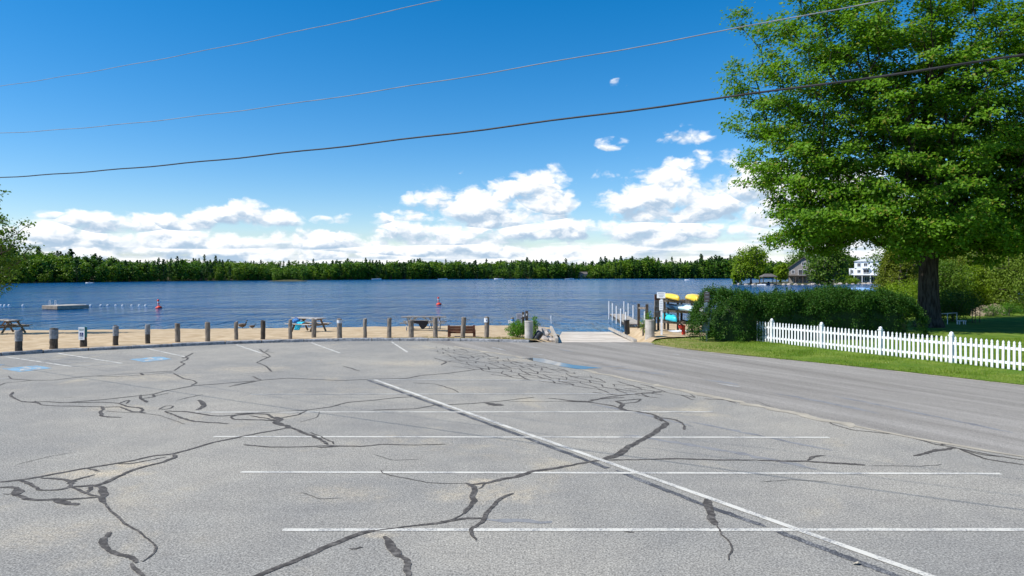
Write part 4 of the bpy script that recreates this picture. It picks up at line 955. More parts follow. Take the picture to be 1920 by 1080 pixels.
for k, (x0, x1, y0, y1, m) in enumerate([(1320, 1330, 547.5, 566, 'sign_brown'), (1320, 1329.5, 568, 585, 'sign_teal'), (1315.5, 1330, 588, 621, 'sign_teal')]):
    zt, zm = zp(0, y0, Y0) - zg, zp(0, y1, Y0) - zg; wd = (x1 - x0) / FPX * Y0
    pn = MB().box((0, 0, 0), (wd, .02, zt - zm)).build('sign_panel', M[m], t, loc=(XD((x0 + x1) / 2, Y0) - x, -.03, (zt + zm) / 2))
    n = 6 if k == 2 else 3
    for j in range(n): MB().box((0, 0, 0), (wd * (.78 if j % 2 else .62), .004, .022)).build('lettering_line', M['sign_grey'], pn, loc=(0, -.012, (zt - zm) * (.36 - .72 * j / (n - 1))))
    if k == 2: MB().box((0, 0, 0), (wd * .98, .004, .035)).build('header_band', M['bench_wood'], pn, loc=(0, -.013, (zt - zm) * .47))

# red standpipe
x, y = G(1281.5, 624, -.06); zg = zl(x, y) - .03
t = thing('standpipe', 'red dry hydrant standpipe with a side outlet before the rack', 'hydrant', (x, y, zg))
MB().lathe([(.10, -.15), (.10, .05), (.098, .5), (.105, .52), (.105, .60), (.095, .62)], n=14).build('pipe', M['red'], t, smooth=True)
MB().tube([(.0, 0, .5), (-.05, -.03, .56), (-.14, -.08, .56), (-.2, -.11, .54)], [.09, .095, .085, .085], 12).build('elbow', M['red'], t, smooth=True)
MB().tube([(-.19, -.105, .54), (-.23, -.13, .53)], [.115, .115], 12).build('outlet_cap', M['red'], t)

# ------------------------------------------------------------------ boat rack and hulls
RY = 41.5
def rx(px): return XD(px, RY)
zg = zb(rx(1280), RY)
rack = thing('boat_rack', 'weathered timber rack holding kayaks beside the hedge', 'rack', (rx(1243), RY, zg))
LZ = [zp(0, 604, RY) - zg, zp(0, 583, RY) - zg, zp(0, 564.5, RY) - zg]
LZ[0] = max(LZ[0], .12)
for px, dy in ((1246, 0), (1261, 1.2), (1271, 0), (1287, 1.2), (1297, 0), (1319, 0), (1330, 1.2)):
    hh = LZ[2] + (.16 if dy == 0 else .05)
    MB().box((rx(px) - rx(1243), dy, hh / 2 - .15), (.11, .11, hh + .3)).build('upright', M['timber_dark'], rack)
for L in range(3):
    for dy in (-.06, 1.26):
        z = LZ[L] - .08; MB().beam((-.1, dy, z + .09), (rx(1332) - rx(1243), dy, z - .07), .045, .13).build('rail', M['timber'], rack)
    for px in (1250, 1266, 1280, 1292, 1304, 1316): MB().beam((rx(px) - rx(1243), -.4, LZ[L] + .05 - .05 * (px - 1250) / 66), (rx(px) - rx(1243), 1.6, LZ[L] + .05 - .05 * (px - 1250) / 66), .07, .07).build('arm', M['timber_dark'], rack)
MB().beam((rx(1287) - rx(1243), -.3, .1), (rx(1296) - rx(1243), -.35, .75), .05, .09).build('brace', M['timber'], rack)

def hull(name, label, cat, m, loc, length, width, depth, rz, inverted=True, tilt=0.0, kayak=True, group=None, rim='black_plastic'):
    """hull lofted from stations; the keel line curves up to both ends"""
    t = thing(name, label, cat, loc, rz, group)
    mb = MB(); ns, nr = 15, 12
    for i in range(ns):
        u = i / (ns - 1) * 2 - 1
        w = width / 2 * max(.03, (1 - abs(u) ** 2.6)) ** .8; dpt = depth * (1 - .35 * abs(u) ** 3); rise = depth * .22 * abs(u) ** 3
        for k in range(nr):
            a = 2 * math.pi * k / nr
            cx, cz = math.cos(a), math.sin(a)
            zz = (cz * .38 * dpt if cz > 0 else cz * .62 * dpt) + rise
            mb.v.append((w * math.copysign(abs(cx) ** .75, cx), u * length / 2, zz))
    for i in range(ns - 1):
        for k in range(nr): mb.f.append((i * nr + k, i * nr + (k + 1) % nr, (i + 1) * nr + (k + 1) % nr, (i + 1) * nr + k)); mb.mi.append(0)
    mb.f.append(tuple(range(nr))[::-1]); mb.mi.append(0); mb.f.append(tuple((ns - 1) * nr + k for k in range(nr))); mb.mi.append(0)
    h = mb.build('hull', M[m], t, smooth=True)
    h.rotation_euler = (0, (math.pi if inverted else 0) + tilt, 0); h.location.z = depth * (.38 if inverted else .62)
    c = MB().tube([(width * .30 * math.cos(a), length * .16 * math.sin(a), depth * .36) for a in np.linspace(0, 2 * math.pi, 17)], .022, 6, cap=False).build('cockpit_rim' if kayak else 'gunwale', M[rim], h)
    MB().tube([(-.02, -length * .46, depth * .30), (0, -length * .49, depth * .30), (.02, -length * .46, depth * .30)], .014, 6).build('grab_handle', M['black_plastic'], h)
    return t
zl2, zl1, zl0 = zg + LZ[2] + .09, zg + LZ[1] + .09, zg + LZ[0] + .09
hull('kayak', 'yellow kayak upturned on the left of the rack top', 'kayak', 'yellow', (rx(1258), RY + .4, zl2), 2.9, .74, .36, R(9), tilt=.1)
hull('kayak', 'yellow kayak upturned on the right of the rack top', 'kayak', 'yellow', (rx(1304), RY + .5, zl2 - .09), 2.9, .86, .42, R(-4))
hull('canoe', 'pale blue hull upturned on the middle shelf of the rack', 'canoe', 'pale_blue', (rx(1279), RY - .15, zl1 - .05), 3.0, .86, .36, R(12), tilt=.1, kayak=False, rim='white_old')
hull('kayak', 'white hull upturned on the middle shelf behind the pale blue one', 'kayak', 'white_old', (rx(1304), RY - .05, zl1 - .07), 2.8, .72, .34, R(4))
hull('kayak', 'dark navy kayak on the middle shelf at the back', 'kayak', 'navy', (rx(1264.5), RY + .8, zl1), 2.6, .42, .32, R(4))
hull('kayak', 'turquoise kayak on the lowest shelf of the rack', 'kayak', 'turquoise', (rx(1254), RY + .5, zl0), 2.8, .70, .40, R(10), tilt=-.12)
hull('paddleboard', 'long white board lying on the sand under the rack', 'paddleboard', 'white_old', (rx(1248), RY - .75, zb(rx(1248), RY - .75) + .02), 2.4, .62, .20, R(80), inverted=False)
# second rack behind the hedge whose load shows over the top
RY2 = 52.0
x = XD(1612, RY2); zg2 = zl(x, RY2) - .03
ztop = zp(0, 550.5, RY2)
r2 = thing('boat_rack', 'low timber rack behind the hedge carrying green and blue hulls', 'rack', (x, RY2, zg2))
for dx_ in (-1.6, 0, 1.6):
    for dy in (0, .9): MB().box((dx_, dy, (ztop - zg2) / 2 - .1), (.1, .1, ztop - zg2 + .2)).build('upright', M['timber_dark'], r2)
for dy in (0, .9): MB().beam((-1.8, dy, ztop - zg2 - .03), (1.8, dy, ztop - zg2 - .03), .06, .1).build('rail', M['timber'], r2)
hull('kayak', 'green kayak showing over the top of the hedge', 'kayak', 'green_hull', (XD(1582, RY2), RY2 + .4, ztop + .02), 2.9, .70, .36, R(80))
hull('kayak', 'blue and white kayak showing over the top of the hedge', 'kayak', 'blue_hull', (XD(1615, RY2), RY2 + .1, ztop + .02), 2.4, .70, .42, R(84))

# ------------------------------------------------------------------ picnic tables, bench, bags
def picnic_table(label, loc, rz, L=1.85, metal=False, scale=1.0):
    t = thing('picnic_table', label, 'table', loc, rz, 'picnic tables on the beach'); t.scale = (scale,) * 3
    bm_, lm_ = (M['table_grey'] if metal else M['table_wood']), (M['galv'] if metal else M['table_leg'])
    for k in range(5): MB().box((0, -.30 + k * .15, .75), (L, .138, .038)).build('top_board', bm_, t)
    for s in (-1, 1):
        for k in range(2): MB().box((0, s * (.66 + k * .145), .45), (L, .135, .038)).build('seat_board', bm_, t)
    for e in (-1, 1):
        x = e * L * .36
        for s in (-1, 1): MB().beam((x, s * .18, .73), (x, s * .62, .0), .045, .10 if not metal else .05).build('leg', lm_, t)
        MB().beam((x + .05 * e, -.80, .40), (x + .05 * e, .80, .40), .045, .10 if not metal else .05).build('seat_bearer', lm_, t)
        MB().beam((x - .05 * e, -.34, .70), (x - .05 * e, .34, .70), .045, .08).build('top_bearer', lm_, t)
        MB().beam((x - .04 * e, 0, .42), (x - .45 * e, 0, .70), .04, .07).build('brace', lm_, t)
    return t
Yt = 38.8; x = XD(579, Yt)
TB = picnic_table('wooden picnic table with an aqua towel hung over its seat', (x, Yt, zb(x, Yt) + .02), R(-28), 1.9, scale=1.0)
x = XD(14, 40.0)
picnic_table('wooden picnic table cut by the left edge, beside the water', (x, 40.0, zb(x, 40.0) + .02), R(-30), 1.9)
Yt = 40.0; x = XD(794.5, Yt)
picnic_table('long grey picnic table between bollards left of the brown bench', (x, Yt, zb(x, Yt) + .02), R(2), 2.55, True)
Yt = 43.5; x = XD(788, Yt)
picnic_table('grey picnic table standing behind the long one near the waterline', (x, Yt, zb(x, Yt) + .02), R(0), 1.75, True)
# towel over the near seat
tx, ty = XD(562.5, 38.2), 38.2; tz = zb(tx, ty)
mb = MB(); nu, nv = 7, 9
for j in range(nv):
    for i in range(nu):
        u = i / (nu - 1) - .5; s = j / (nv - 1)
        if s < .35: p = (u * .34 + .14 * (.35 - s), .06 + (.35 - s) * .8, .505 + .02 * math.sin(u * 9))
        else: p = (u * (.34 - .08 * (s - .35)) - .28 * (s - .35), -.05 - .03 * math.sin(u * 14 + s * 4), .50 - (s - .35) * .62)
        mb.v.append(p)
for j in range(nv - 1):
    for i in range(nu - 1): mb.f.append((j * nu + i, j * nu + i + 1, (j + 1) * nu + i + 1, (j + 1) * nu + i)); mb.mi.append(0)
tw = mb.build('towel', M['towel'], smooth=True, loc=(tx, ty, tz + .02)); tw.modifiers.new('thick', 'SOLIDIFY').thickness = .015
tag(tw, 'bright aqua towel hanging from a picnic table seat', 'towel')
def blob(name, m, loc, s, seed, label, cat):
    rr = random.Random(seed); bm = bmesh.new(); bmesh.ops.create_icosphere(bm, subdivisions=3, radius=1)
    for v in bm.verts:
        d = v.co.copy(); k = 1 + .14 * math.sin(d.x * 5 + seed) * math.sin(d.y * 4 + d.z * 5) + rr.uniform(-.03, .03)
        v.co = Vector((math.copysign(abs(d.x) ** .8, d.x) * s[0], math.copysign(abs(d.y) ** .8, d.y) * s[1], math.copysign(abs(d.z) ** .85, d.z) * s[2])) * k
    me = bpy.data.meshes.new(name); bm.to_mesh(me); bm.free(); me.materials.append(m)
    for p in me.polygons: p.use_smooth = True
    t = thing(name, label, cat, loc); place(me, 'sack', t)
    MB().tube([(s[0] * .5 * math.cos(a), 0, s[2] * .85 + s[2] * .5 * math.sin(a)) for a in np.linspace(0, math.pi, 9)], .02, 6).build('strap', m, t)
    return t
bx_, by_ = XD(555, 38.7), 38.7
blob('beach_bag', M['bag_blue'], (bx_, by_, zb(bx_, by_) + .61), (.20, .14, .14), 3, 'blue patterned beach bag lying on the picnic table seat', 'bag')
bx_, by_ = XD(789, 39.0), 39.0
t = thing('cloth_cover', 'black cloth hanging to a point from the long picnic table', 'cloth', (bx_, by_, zb(bx_, by_)))
mb = MB(); cl = [(-.75, .56), (-.3, .58), (.1, .58), (.42, .56), (.40, .40), (.30, .24), (.16, .12), (.06, .12), (-.04, .24), (-.12, .40), (-.4, .47), (-.74, .48)]
n = len(cl); mb.add([(a, -.05 + .03 * math.sin(a * 6), b) for a, b in cl] + [(a, .03 + .03 * math.sin(a * 6), b) for a, b in cl], [tuple(range(n)), tuple(range(2 * n - 1, n - 1, -1))] + [(i, n + i, n + (i + 1) % n, (i + 1) % n) for i in range(n)])
mb.build('cloth', M['bag_black'], t)
# bench facing the lake
x, y = G(865, 633, .06)
t = thing('park_bench', 'brown wooden bench seen from behind, facing the lake', 'bench', (x, y + .3, zb(x, y + .3)))
bw = 52 / FPX * y
for s in (-1, 1):
    MB().beam((s * (bw / 2 - .06), -.22, -.05), (s * (bw / 2 - .06), -.30, .62), .10, .08).build('back_leg', M['bench_wood'], t)
    MB().box((s * (bw / 2 - .06), .22, .16), (.10, .08, .44)).build('front_leg', M['bench_wood'], t)
for k in range(2): MB().box((0, -.31 - .01 * k, .39 + k * .135), (bw - .02, .035, .128)).build('back_slat', M['bench_wood'], t)
for k in range(3): MB().box((0, -.12 + k * .15, .335), (bw - .14, .14, .035)).build('seat_slat', M['bench_seat'], t)
MB().box((0, -.19, .27), (bw - .22, .04, .08)).build('apron', M['bench_wood'], t)

# ------------------------------------------------------------------ geese
def goose(x, y, s, heading, label, up=1.0):
    z = max(zb(x, y), WATER + .01)
    t = thing('goose', label, 'goose', (x, y, z), heading, 'geese at the waterline'); t.scale = (s,) * 3
    mb = MB()
    mb.tube([(-.40, 0, .30), (-.34, 0, .30), (-.24, 0, .28), (-.10, 0, .26), (.06, 0, .26), (.17, 0, .29), (.235, 0, .35)], [.012, .05, .105, .145, .145, .105, .052], 12, 0)
    mb.tube([(.20, 0, .33), (.25, 0, .40), (.265, 0, .48 * up + .02), (.26, 0, .56 * up), (.285, 0, .61 * up), (.33, 0, .61 * up), (.36, 0, .60 * up), (.41, 0, .59 * up)], [.055, .042, .034, .034, .046, .042, .022, .010], 10, 1)
    mb.build('body', [M['goose_brown'], M['goose_black']], t, smooth=True)
    MB().tube([(.27, 0, .575 * up), (.30, 0, .585 * up)], [.046, .047], 10).build('cheek_patch', M['feather_white'], t)
    MB().tube([(-.30, 0, .235), (-.2, 0, .19), (-.1, 0, .17)], [.06, .075, .05], 10).build('rump', M['feather_white'], t, smooth=True)
    for sd in (-1, 1):
        MB().tube([(-.30, sd * .09, .31), (-.1, sd * .14, .31), (.08, sd * .13, .29)], [.03, .07, .05], 8).build('wing', M['goose_brown'], t, smooth=True)
        MB().tube([(0, sd * .05, .16), (.01, sd * .05, .0), (.07, sd * .06, .005)], [.014, .012, .02], 6).build('leg', M['goose_black'], t)
x, y = G(459, 616, -.72); goose(x, y - .4, .92, R(8), 'larger goose standing at the waterline beyond the bollards')
x, y = G(477.5, 617, -.72); goose(x, y - .4, .62, R(15), 'smaller goose low on the sand to the right of the larger', .9)

# ------------------------------------------------------------------ on the water
x, y = G(112, 580, WATER)
t = thing('swim_raft', 'square wooden swim raft floating off the beach', 'raft', (x, y + 1.0, WATER), R(-31))
for k in range(9): MB().box((0, -1.5 + k * .37, .42), (3.35, .35, .05)).build('deck_board', M['timber_pale'], t)
for s in (-1, 1):
    MB().box((0, s * 1.66, .22), (3.36, .06, .36)).build('side_board', M['timber'], t)
    MB().box((s * 1.66, 0, .21), (.06, 3.25, .34)).build('end_board', M['timber_pale'], t)
    MB().tube([(-1.72, .3 * s - .6, -.3), (-1.72, .3 * s - .6, .95), (-1.45, .3 * s - .6, .95), (-1.42, .3 * s - .6, .45)], .03, 6).build('ladder_rail', M['white_old'], t)
for k in range(3): MB().box((-1.72, -.6, .05 + .2 * k), (.05, .6, .03)).build('ladder_rung', M['white_old'], t)
def buoy(px, py, label, lean):
    x, y = G(px, py, WATER)
    t = thing('channel_buoy', label, 'buoy', (x, y, WATER), 0, 'red and white buoys on the lake'); t.rotation_euler.y = lean
    MB().lathe([(.15, -.25), (.30, -.10), (.36, .05), (.33, .16), (.18, .24), (.13, .28)], n=18).build('float_collar', M['buoy_red'], t, smooth=True)
    MB().lathe([(.12, .27), (.11, .8), (.105, .82)], n=14).build('stem', M['white_old'], t, smooth=True)
    MB().lathe([(.115, .80), (.125, .83), (.12, .98), (.05, 1.04)], n=14).build('top_band', M['buoy_red'], t, smooth=True)
    MB().lathe([(.125, .50), (.125, .58)], n=14).build('waist_band', M['buoy_red'], t)
buoy(298, 578, 'red and white buoy beyond the left half of the beach', R(-6))
buoy(823, 571.5, 'red and white buoy straight out above the brown bench', R(-5))
fl = MB().lathe([(.02, -.13), (.10, -.10), (.14, 0), (.10, .10), (.02, .13)], n=10).mesh('rope_float', M['white_old'], True)
for px in (2, 9, 17, 43, 107, 122, 132, 160, 170, 189, 202, 217, 230, 247, 261, 273):
    x, y = G(px, 573.2 + random.uniform(-.2, .2), WATER)
    tag(place(fl, 'rope_float', None, (x, y, WATER + .03), (0, R(90), 0)), 'small white float on the swimming rope past the raft', 'float', 'floats on the swimming rope')
def motor_boat(name, label, px, py, L, rz, canopy=False, m='siding_white'):
    x, y = G(px, py, WATER); t = thing(name, label, 'boat', (x, y, WATER), rz)
    mb = MB(); ns, nr = 9, 7
    for i in range(ns):
        u = i / (ns - 1); w = L * .17 * (1 - max(0, (u - .45) / .55) ** 2.2) + .02
        for k in range(nr):
            a = math.pi * k / (nr - 1); mb.v.append((u * L - L / 2, -w * math.cos(a), L * .11 * (1 + .3 * u) - L * .16 * math.sin(a) ** .7))
    for i in range(ns - 1):
        for k in range(nr - 1): mb.f.append((i * nr + k, (i + 1) * nr + k, (i + 1) * nr + k + 1, i * nr + k + 1)); mb.mi.append(0)
    mb.f.append(tuple(range(nr))); mb.mi.append(0)
    for i in range(ns - 1): mb.f.append((i * nr, i * nr + nr - 1, (i + 1) * nr + nr - 1, (i + 1) * nr)); mb.mi.append(0)
    mb.build('hull', M[m], t)
    MB().add([(L * .1, -L * .1, L * .12), (L * .1, L * .1, L * .12), (0, L * .08, L * .26), (0, -L * .08, L * .26)], [(0, 1, 2, 3)]).build('windscreen', M['pane'], t)
    MB().box((-L * .5, 0, L * .1), (L * .08, L * .08, L * .2)).build('outboard', M['black_plastic'], t)
    return t
motor_boat('motor_boat', 'tiny white motor boat far out left of the point', 1293, 526.4, 7.5, R(175))
for px, py, lab in ((168, 531.5, 'tiny white boat moored below the left wood'), (540, 527.2, 'speck of a white boat moored by the small wooded islet'), (706, 524.6, 'tiny white boat moored left of the far white house'), (830, 524.4, 'tiny white boat moored right of the far white house'), (935, 524.2, 'long pale boat moored along the middle of the far shore'), (1068, 524.2, 'tiny white boat moored right of the middle of the far shore')):
    motor_boat('moored_boat', lab, px, py, 9 if px > 600 else 4, R(random.choice((0, 180, 20))))

# ------------------------------------------------------------------ foliage
def unit(v): return v / (np.linalg.norm(v, axis=-1, keepdims=True) + 1e-9)
def leaf_cards(C, size, up=0.6, out=None, rnd=0.8, aspect=0.62, rng=RNG):
    """kite shaped leaves folded on the midrib, centred on C"""
    n = len(C); nrm = rng.normal(0, rnd, (n, 3)); nrm[:, 2] += up
    if out is not None: nrm += out
    nrm = unit(nrm); t = unit(np.cross(nrm, rng.normal(0, 1, (n, 3)))); b = np.cross(nrm, t)
    sz = (size * rng.uniform(.65, 1.25, n))[:, None]
    base, tip = C - t * sz * .5, C + t * sz * .5
    l = C + b * sz * aspect * .5 + nrm * sz * .12; r = C - b * sz * aspect * .5 + nrm * sz * .12
    V = np.stack([base, r, tip, l], 1).reshape(-1, 3)
    i = np.arange(n)[:, None] * 4
    return V, np.concatenate([i + [0, 1, 2], i + [0, 2, 3]], 1).reshape(-1, 3)
def crown_object(name, C, size, m, parent, **kw):
    V, F = leaf_cards(C, size, **kw)
    o = bpy.data.objects.new(name, numpy_mesh(name, V, F, m)); COL.objects.link(o); o.parent = parent
    return o

def skeleton(trunk, tips, bf=.35, rtip=.012, expo=.46, sides=6, rtrunk=None, lo=None):
    """limbs that join every leafy spray to the trunk; radius grows with what each limb carries"""
    nodes = [Vector(p) for p in trunk]; par = [i - 1 for i in range(len(nodes))]; plen = [0.0]
    for i in range(1, len(nodes)): plen.append(plen[-1] + (nodes[i] - nodes[i - 1]).length)
    lo = len(nodes) // 4 if lo is None else lo
    P = np.array([tuple(p) for p in nodes]); L = np.array(plen); ok = np.arange(len(nodes)) >= lo
    fork = P[len(nodes) // 2]
    order = np.argsort(np.linalg.norm(tips - fork, axis=1))
    leaf = []
    for k in order:
        t = tips[k]; d = np.linalg.norm(P - t, axis=1)
        cost = d + bf * L + np.where(ok, 0, 1e6) + np.maximum(0, P[:, 2] - t[2]) * .7
        q = int(np.argmin(cost)); a = P[q]; m = (a + t) / 2; m[2] += d[q] * .06; m += RNG.normal(0, .05 * d[q], 3)
        n0 = len(P); P = np.vstack([P, m, t]); L = np.r_[L, L[q] + d[q] / 2, L[q] + d[q]]; ok = np.r_[ok, True, True]
        par += [q, n0]; leaf.append(n0 + 1)
    cnt = np.zeros(len(P))
    for i in leaf: cnt[i] += 1
    for i in range(len(P) - 1, len(trunk) - 1, -1): cnt[par[i]] += cnt[i]
    for i in range(len(trunk) - 1, 0, -1): cnt[par[i]] += cnt[i]
    rad = rtip * np.maximum(cnt, 1) ** expo
    mb = MB()
    if rtrunk is not None:
        for i in range(len(trunk)): rad[i] = rtrunk[i]
    for i in range(len(trunk), len(P)):
        q = par[i]; r0 = min(rad[q], rad[i] * 1.35); mb.tube([P[q], P[i]], [r0, rad[i]], sides if rad[i] > .05 else 4, cap=False)
    return mb, rad

def spray_points(cent, per, spread, flat=.6, rng=RNG):
    C = np.repeat(cent, per, 0); off = rng.normal(0, spread, C.shape); off[:, 2] *= flat
    return C + off

def lobes_sample(lobes, n, gap=.0, rng=RNG, power=.42):
    """spray centres spread through ellipsoid lobes, thicker toward the outside"""
    vol = np.array([l[3] * l[4] * l[5] for l in lobes]) ** .8; pick = rng.choice(len(lobes), n, p=vol / vol.sum())
    Lb = np.array(lobes)[pick]; d = unit(rng.normal(0, 1, (n, 3))); r = rng.uniform(0, 1, n)[:, None] ** power
    return Lb[:, :3] + d * r * Lb[:, 3:6]

def make_tree(name, label, cat, base, lobes, nspray, per, leaf, m, trunk_r, trunk_top, spread=.5, bark='twig', lean=(0, 0), group=None, flat=.6, power=.42, up=.6, rtip=.012, thing_kw=None, jag=.0):
    t = thing(name, label, cat, base, 0, group)
    cent = lobes_sample(lobes, nspray, power=power)
    if jag: cent = cent * (1 + RNG.normal(0, jag, cent.shape))
    n = 9; trunk, rt = [], []
    for i in range(n):
        s = i / (n - 1); trunk.append((lean[0] * s * s + .04 * trunk_r * math.sin(s * 7), lean[1] * s * s, -.3 + (trunk_top + .3) * s)); rt.append(trunk_r * ((1 - s) * .85 + .12) * (1 + .55 * max(0, .12 - s) / .12))
    mb, rad = skeleton(trunk, cent, rtip=rtip, rtrunk=rt)
    mb.tube(trunk, rt, 14)
    mb.build('trunk', M[bark], t, smooth=True)
    C = spray_points(cent, per, spread, flat)
    mid = np.array(lobes)[:, :3].mean(0)
    crown_object('crown', C, leaf, M[m], t, up=up, out=unit(C - mid) * .45)
    return t, cent

# the big maple on the lawn
TX, TY = XD(1741, 40.5), 40.5
lobes = [(-2, 0, 13, 9.5, 9, 7.5), (-6, -1, 13.5, 6.0, 6, 5.5), (2, 0, 17, 8, 8, 6.5), (-5.5, -1, 17.5, 5.5, 6, 5), (6, 0, 12.5, 8, 8, 7), (-6.0, -2, 8.6, 5.6, 4.5, 3.2),
         (4, -2, 8.2, 6, 5, 3.6), (9, 0, 9, 6, 6, 4.5), (-1.5, -4.5, 7.6, 3.2, 3, 2.4), (0, 3, 10, 9, 7, 6), (-5.2, 1, 6.0, 4.0, 4, 1.4), (-9.5, 0, 13.2, 2.6, 3, 2.8), (-8.5, -1, 9.4, 2.8, 3, 1.5), (-2, 2, 6.2, 4.5, 3.5, 2.0), (4, 1, 5.8, 5, 4, 1.8), (9, 0, 6.0, 5, 5, 2.0), (-2.2, -4.5, 5.6, 2.0, 2, 1.3)]
zt0 = zl(TX, TY)
maple = thing('maple_tree', 'huge spreading maple with a thick trunk behind the picket fence', 'tree', (TX, TY, zt0))
low = [(-2.6, -4, 4.9, 1.7, 1.5, 1.5), (3, -2, 4.9, 2.2, 2, 1.5), (8, -1, 4.8, 2.6, 2.5, 1.7), (12, 1, 5.0, 3, 3, 1.8), (-6.5, -3, 5.6, 2.2, 2, 1.1), (-2, 2, 6.0, 4.5, 3.5, 1.6), (4, 1, 5.6, 5, 4, 1.5), (9, 0, 6.0, 5, 5, 1.8), (-2.2, -4.5, 5.4, 2.2, 2, 1.3), (-6, -4, 6.6, 3.5, 3, 1.4), (1.5, -3.5, 5.6, 2.6, 2, 1.2), (-8.5, -2, 7.6, 2.6, 2.5, 1.1), (-5, 3, 5.4, 3.5, 3, 1.2)]
cent = np.vstack([lobes_sample(lobes, 1950, power=.40) * (1 + RNG.normal(0, .035, (1950, 3))), lobes_sample(low, 560, power=.42)])
gate = np.sin(cent[:, 0] * .9 + 1.3) * np.sin(cent[:, 1] * .8) * np.sin(cent[:, 2] * 1.0 + .6)
cent = cent[(gate < .40) & (cent[:, 2] > 2.9)]
trunk = [(.0, 0, -.3), (.0, 0, .15), (.02, 0, .6), (.0, 0, 1.3), (-.02, 0, 2.4), (.03, 0, 3.8), (.08, 0, 5.2), (.0, .1, 7), (-.2, .1, 9), (-.1, 0, 12), (.1, 0, 16), (.2, 0, 19)]
rt = [.92, .78, .62, .55, .50, .48, .47, .42, .36, .26, .15, .05]
mb, _ = skeleton(trunk, cent, bf=.42, rtip=.012, expo=.47, sides=7, rtrunk=rt, lo=6)
o0 = len(mb.v); mb.tube(trunk, rt, 26)
for i in range(o0, len(mb.v)):   # ribs and root flare
    x, y, z = mb.v[i]; a = math.atan2(y, x); k = 1 + .05 * math.sin(a * 9 + z) + .035 * math.sin(a * 17 + 2) + (.16 * max(0, .8 - z) * max(0, math.sin(a * 5 + 1)))
    mb.v[i] = (x * k, y * k, z)
mb.build('trunk', M['bark'], maple, smooth=True)
C = spray_points(cent, 122, .38, .42)
crown_object('crown', C, .215, M['leaf_maple'], maple, up=.75, rnd=.42, out=unit(C - np.array([0, 0, 11.0])) * .5)

# young birch whose branches reach in from the left
bx_, by_ = XD(-58, 38.5), 38.5
make_tree('birch_tree', 'loose leafy tree reaching in at the left edge above the beach', 'tree', (bx_, by_, zb(bx_, by_)), [(0, 0, 4.6, 2.6, 2.6, 2.4), (1.8, -.2, 5.2, 1.8, 1.6, 1.6), (1.2, 0, 3.2, 1.2, 1.4, 1.0), (.3, 0, 7.6, 1.6, 1.6, 1.6)], 330, 20, .17, 'leaf_birch', .16, 7.5, .22)
# yew hedge
HA, HB = np.array([9.25, 32.25]), np.array([19.3, 34.4]); HL = np.linalg.norm(HB - HA); HT = (HB - HA) / HL; HN = np.array([-HT[1], HT[0]])
def hedge_surface(n, shrink=1.0, rng=RNG):
    s = rng.uniform(-.09, 1.08, n); a = rng.uniform(-.30, math.pi + .30, n)
    se = np.clip(np.minimum(s + .09, 1.08 - s) * HL / 1.15, 0, 1) ** .5
    hh = (2.02 + .10 * np.sin(s * 23) + .08 * np.sin(s * 51 + 1) + .12 * np.sin(s * 9 + 2)) * (.25 + .75 * se)
    dd = (1.12 + .12 * np.sin(s * 31 + a * 2) + .16 * np.sin(s * 13)) * (.35 + .65 * se)
    ca, sa = np.cos(a), np.sin(a)
    x = np.sign(ca) * np.abs(ca) ** .55 * dd; z = np.maximum(np.sign(sa) * np.abs(sa) ** .55, -.2) * hh * .5 + hh * .5
    z = np.where(sa < 0.0, rng.uniform(.02, .5, n) * hh, z)
    bump = 1 + .07 * np.sin(s * 74 + z * 5) * np.sin(z * 6.1 + x * 3 + s * 20)
    P = HA + HT * (s * HL)[:, None] + HN * (x * bump * shrink)[:, None]
    nrm = np.stack([HN[0] * ca, HN[1] * ca, np.maximum(sa, .1)], 1)
    return np.column_stack([P, z * shrink * (1 + .03 * np.sin(s * 90)) + .04]), nrm
hedge = thing('yew_hedge', 'dense dark green clipped yew hedge behind the white fence', 'hedge', (0, 0, 0))
cP, cN = hedge_surface(3000)
per = 30
C = np.repeat(cP, per, 0) + RNG.normal(0, .085, (3000 * per, 3)) + np.repeat(cN, per, 0) * RNG.uniform(-.05, .13, (3000 * per, 1))
C = C[C[:, 2] > .03]
crown_object('foliage', C, .085, M['leaf_yew'], hedge, up=.7, rnd=.7, aspect=.45)
tp, tn = hedge_surface(1300); tp = tp[tp[:, 2] > 1.4][:420]
shoots = np.repeat(tp, 34, 0); hgt = RNG.uniform(0, 1, len(shoots)); shoots = shoots + np.column_stack([RNG.normal(0, .07, len(shoots)) * (1.15 - hgt), RNG.normal(0, .07, len(shoots)) * (1.15 - hgt), hgt * np.repeat(RNG.uniform(.10, .40, len(tp)), 34)])
crown_object('shoots', shoots, .08, M['leaf_yew'], hedge, up=.3, rnd=.9, aspect=.4)
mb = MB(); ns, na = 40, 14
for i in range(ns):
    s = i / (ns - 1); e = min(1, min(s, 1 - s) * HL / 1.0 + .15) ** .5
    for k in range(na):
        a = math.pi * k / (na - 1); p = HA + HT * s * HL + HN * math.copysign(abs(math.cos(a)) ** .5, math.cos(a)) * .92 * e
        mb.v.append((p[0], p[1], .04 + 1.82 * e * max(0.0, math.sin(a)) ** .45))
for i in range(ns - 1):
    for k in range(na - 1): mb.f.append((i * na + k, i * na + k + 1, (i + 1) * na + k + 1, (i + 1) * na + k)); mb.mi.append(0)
mb.build('dark_core', M['leaf_dark'], hedge)  # solid dark core added inside the leaves to block the view through

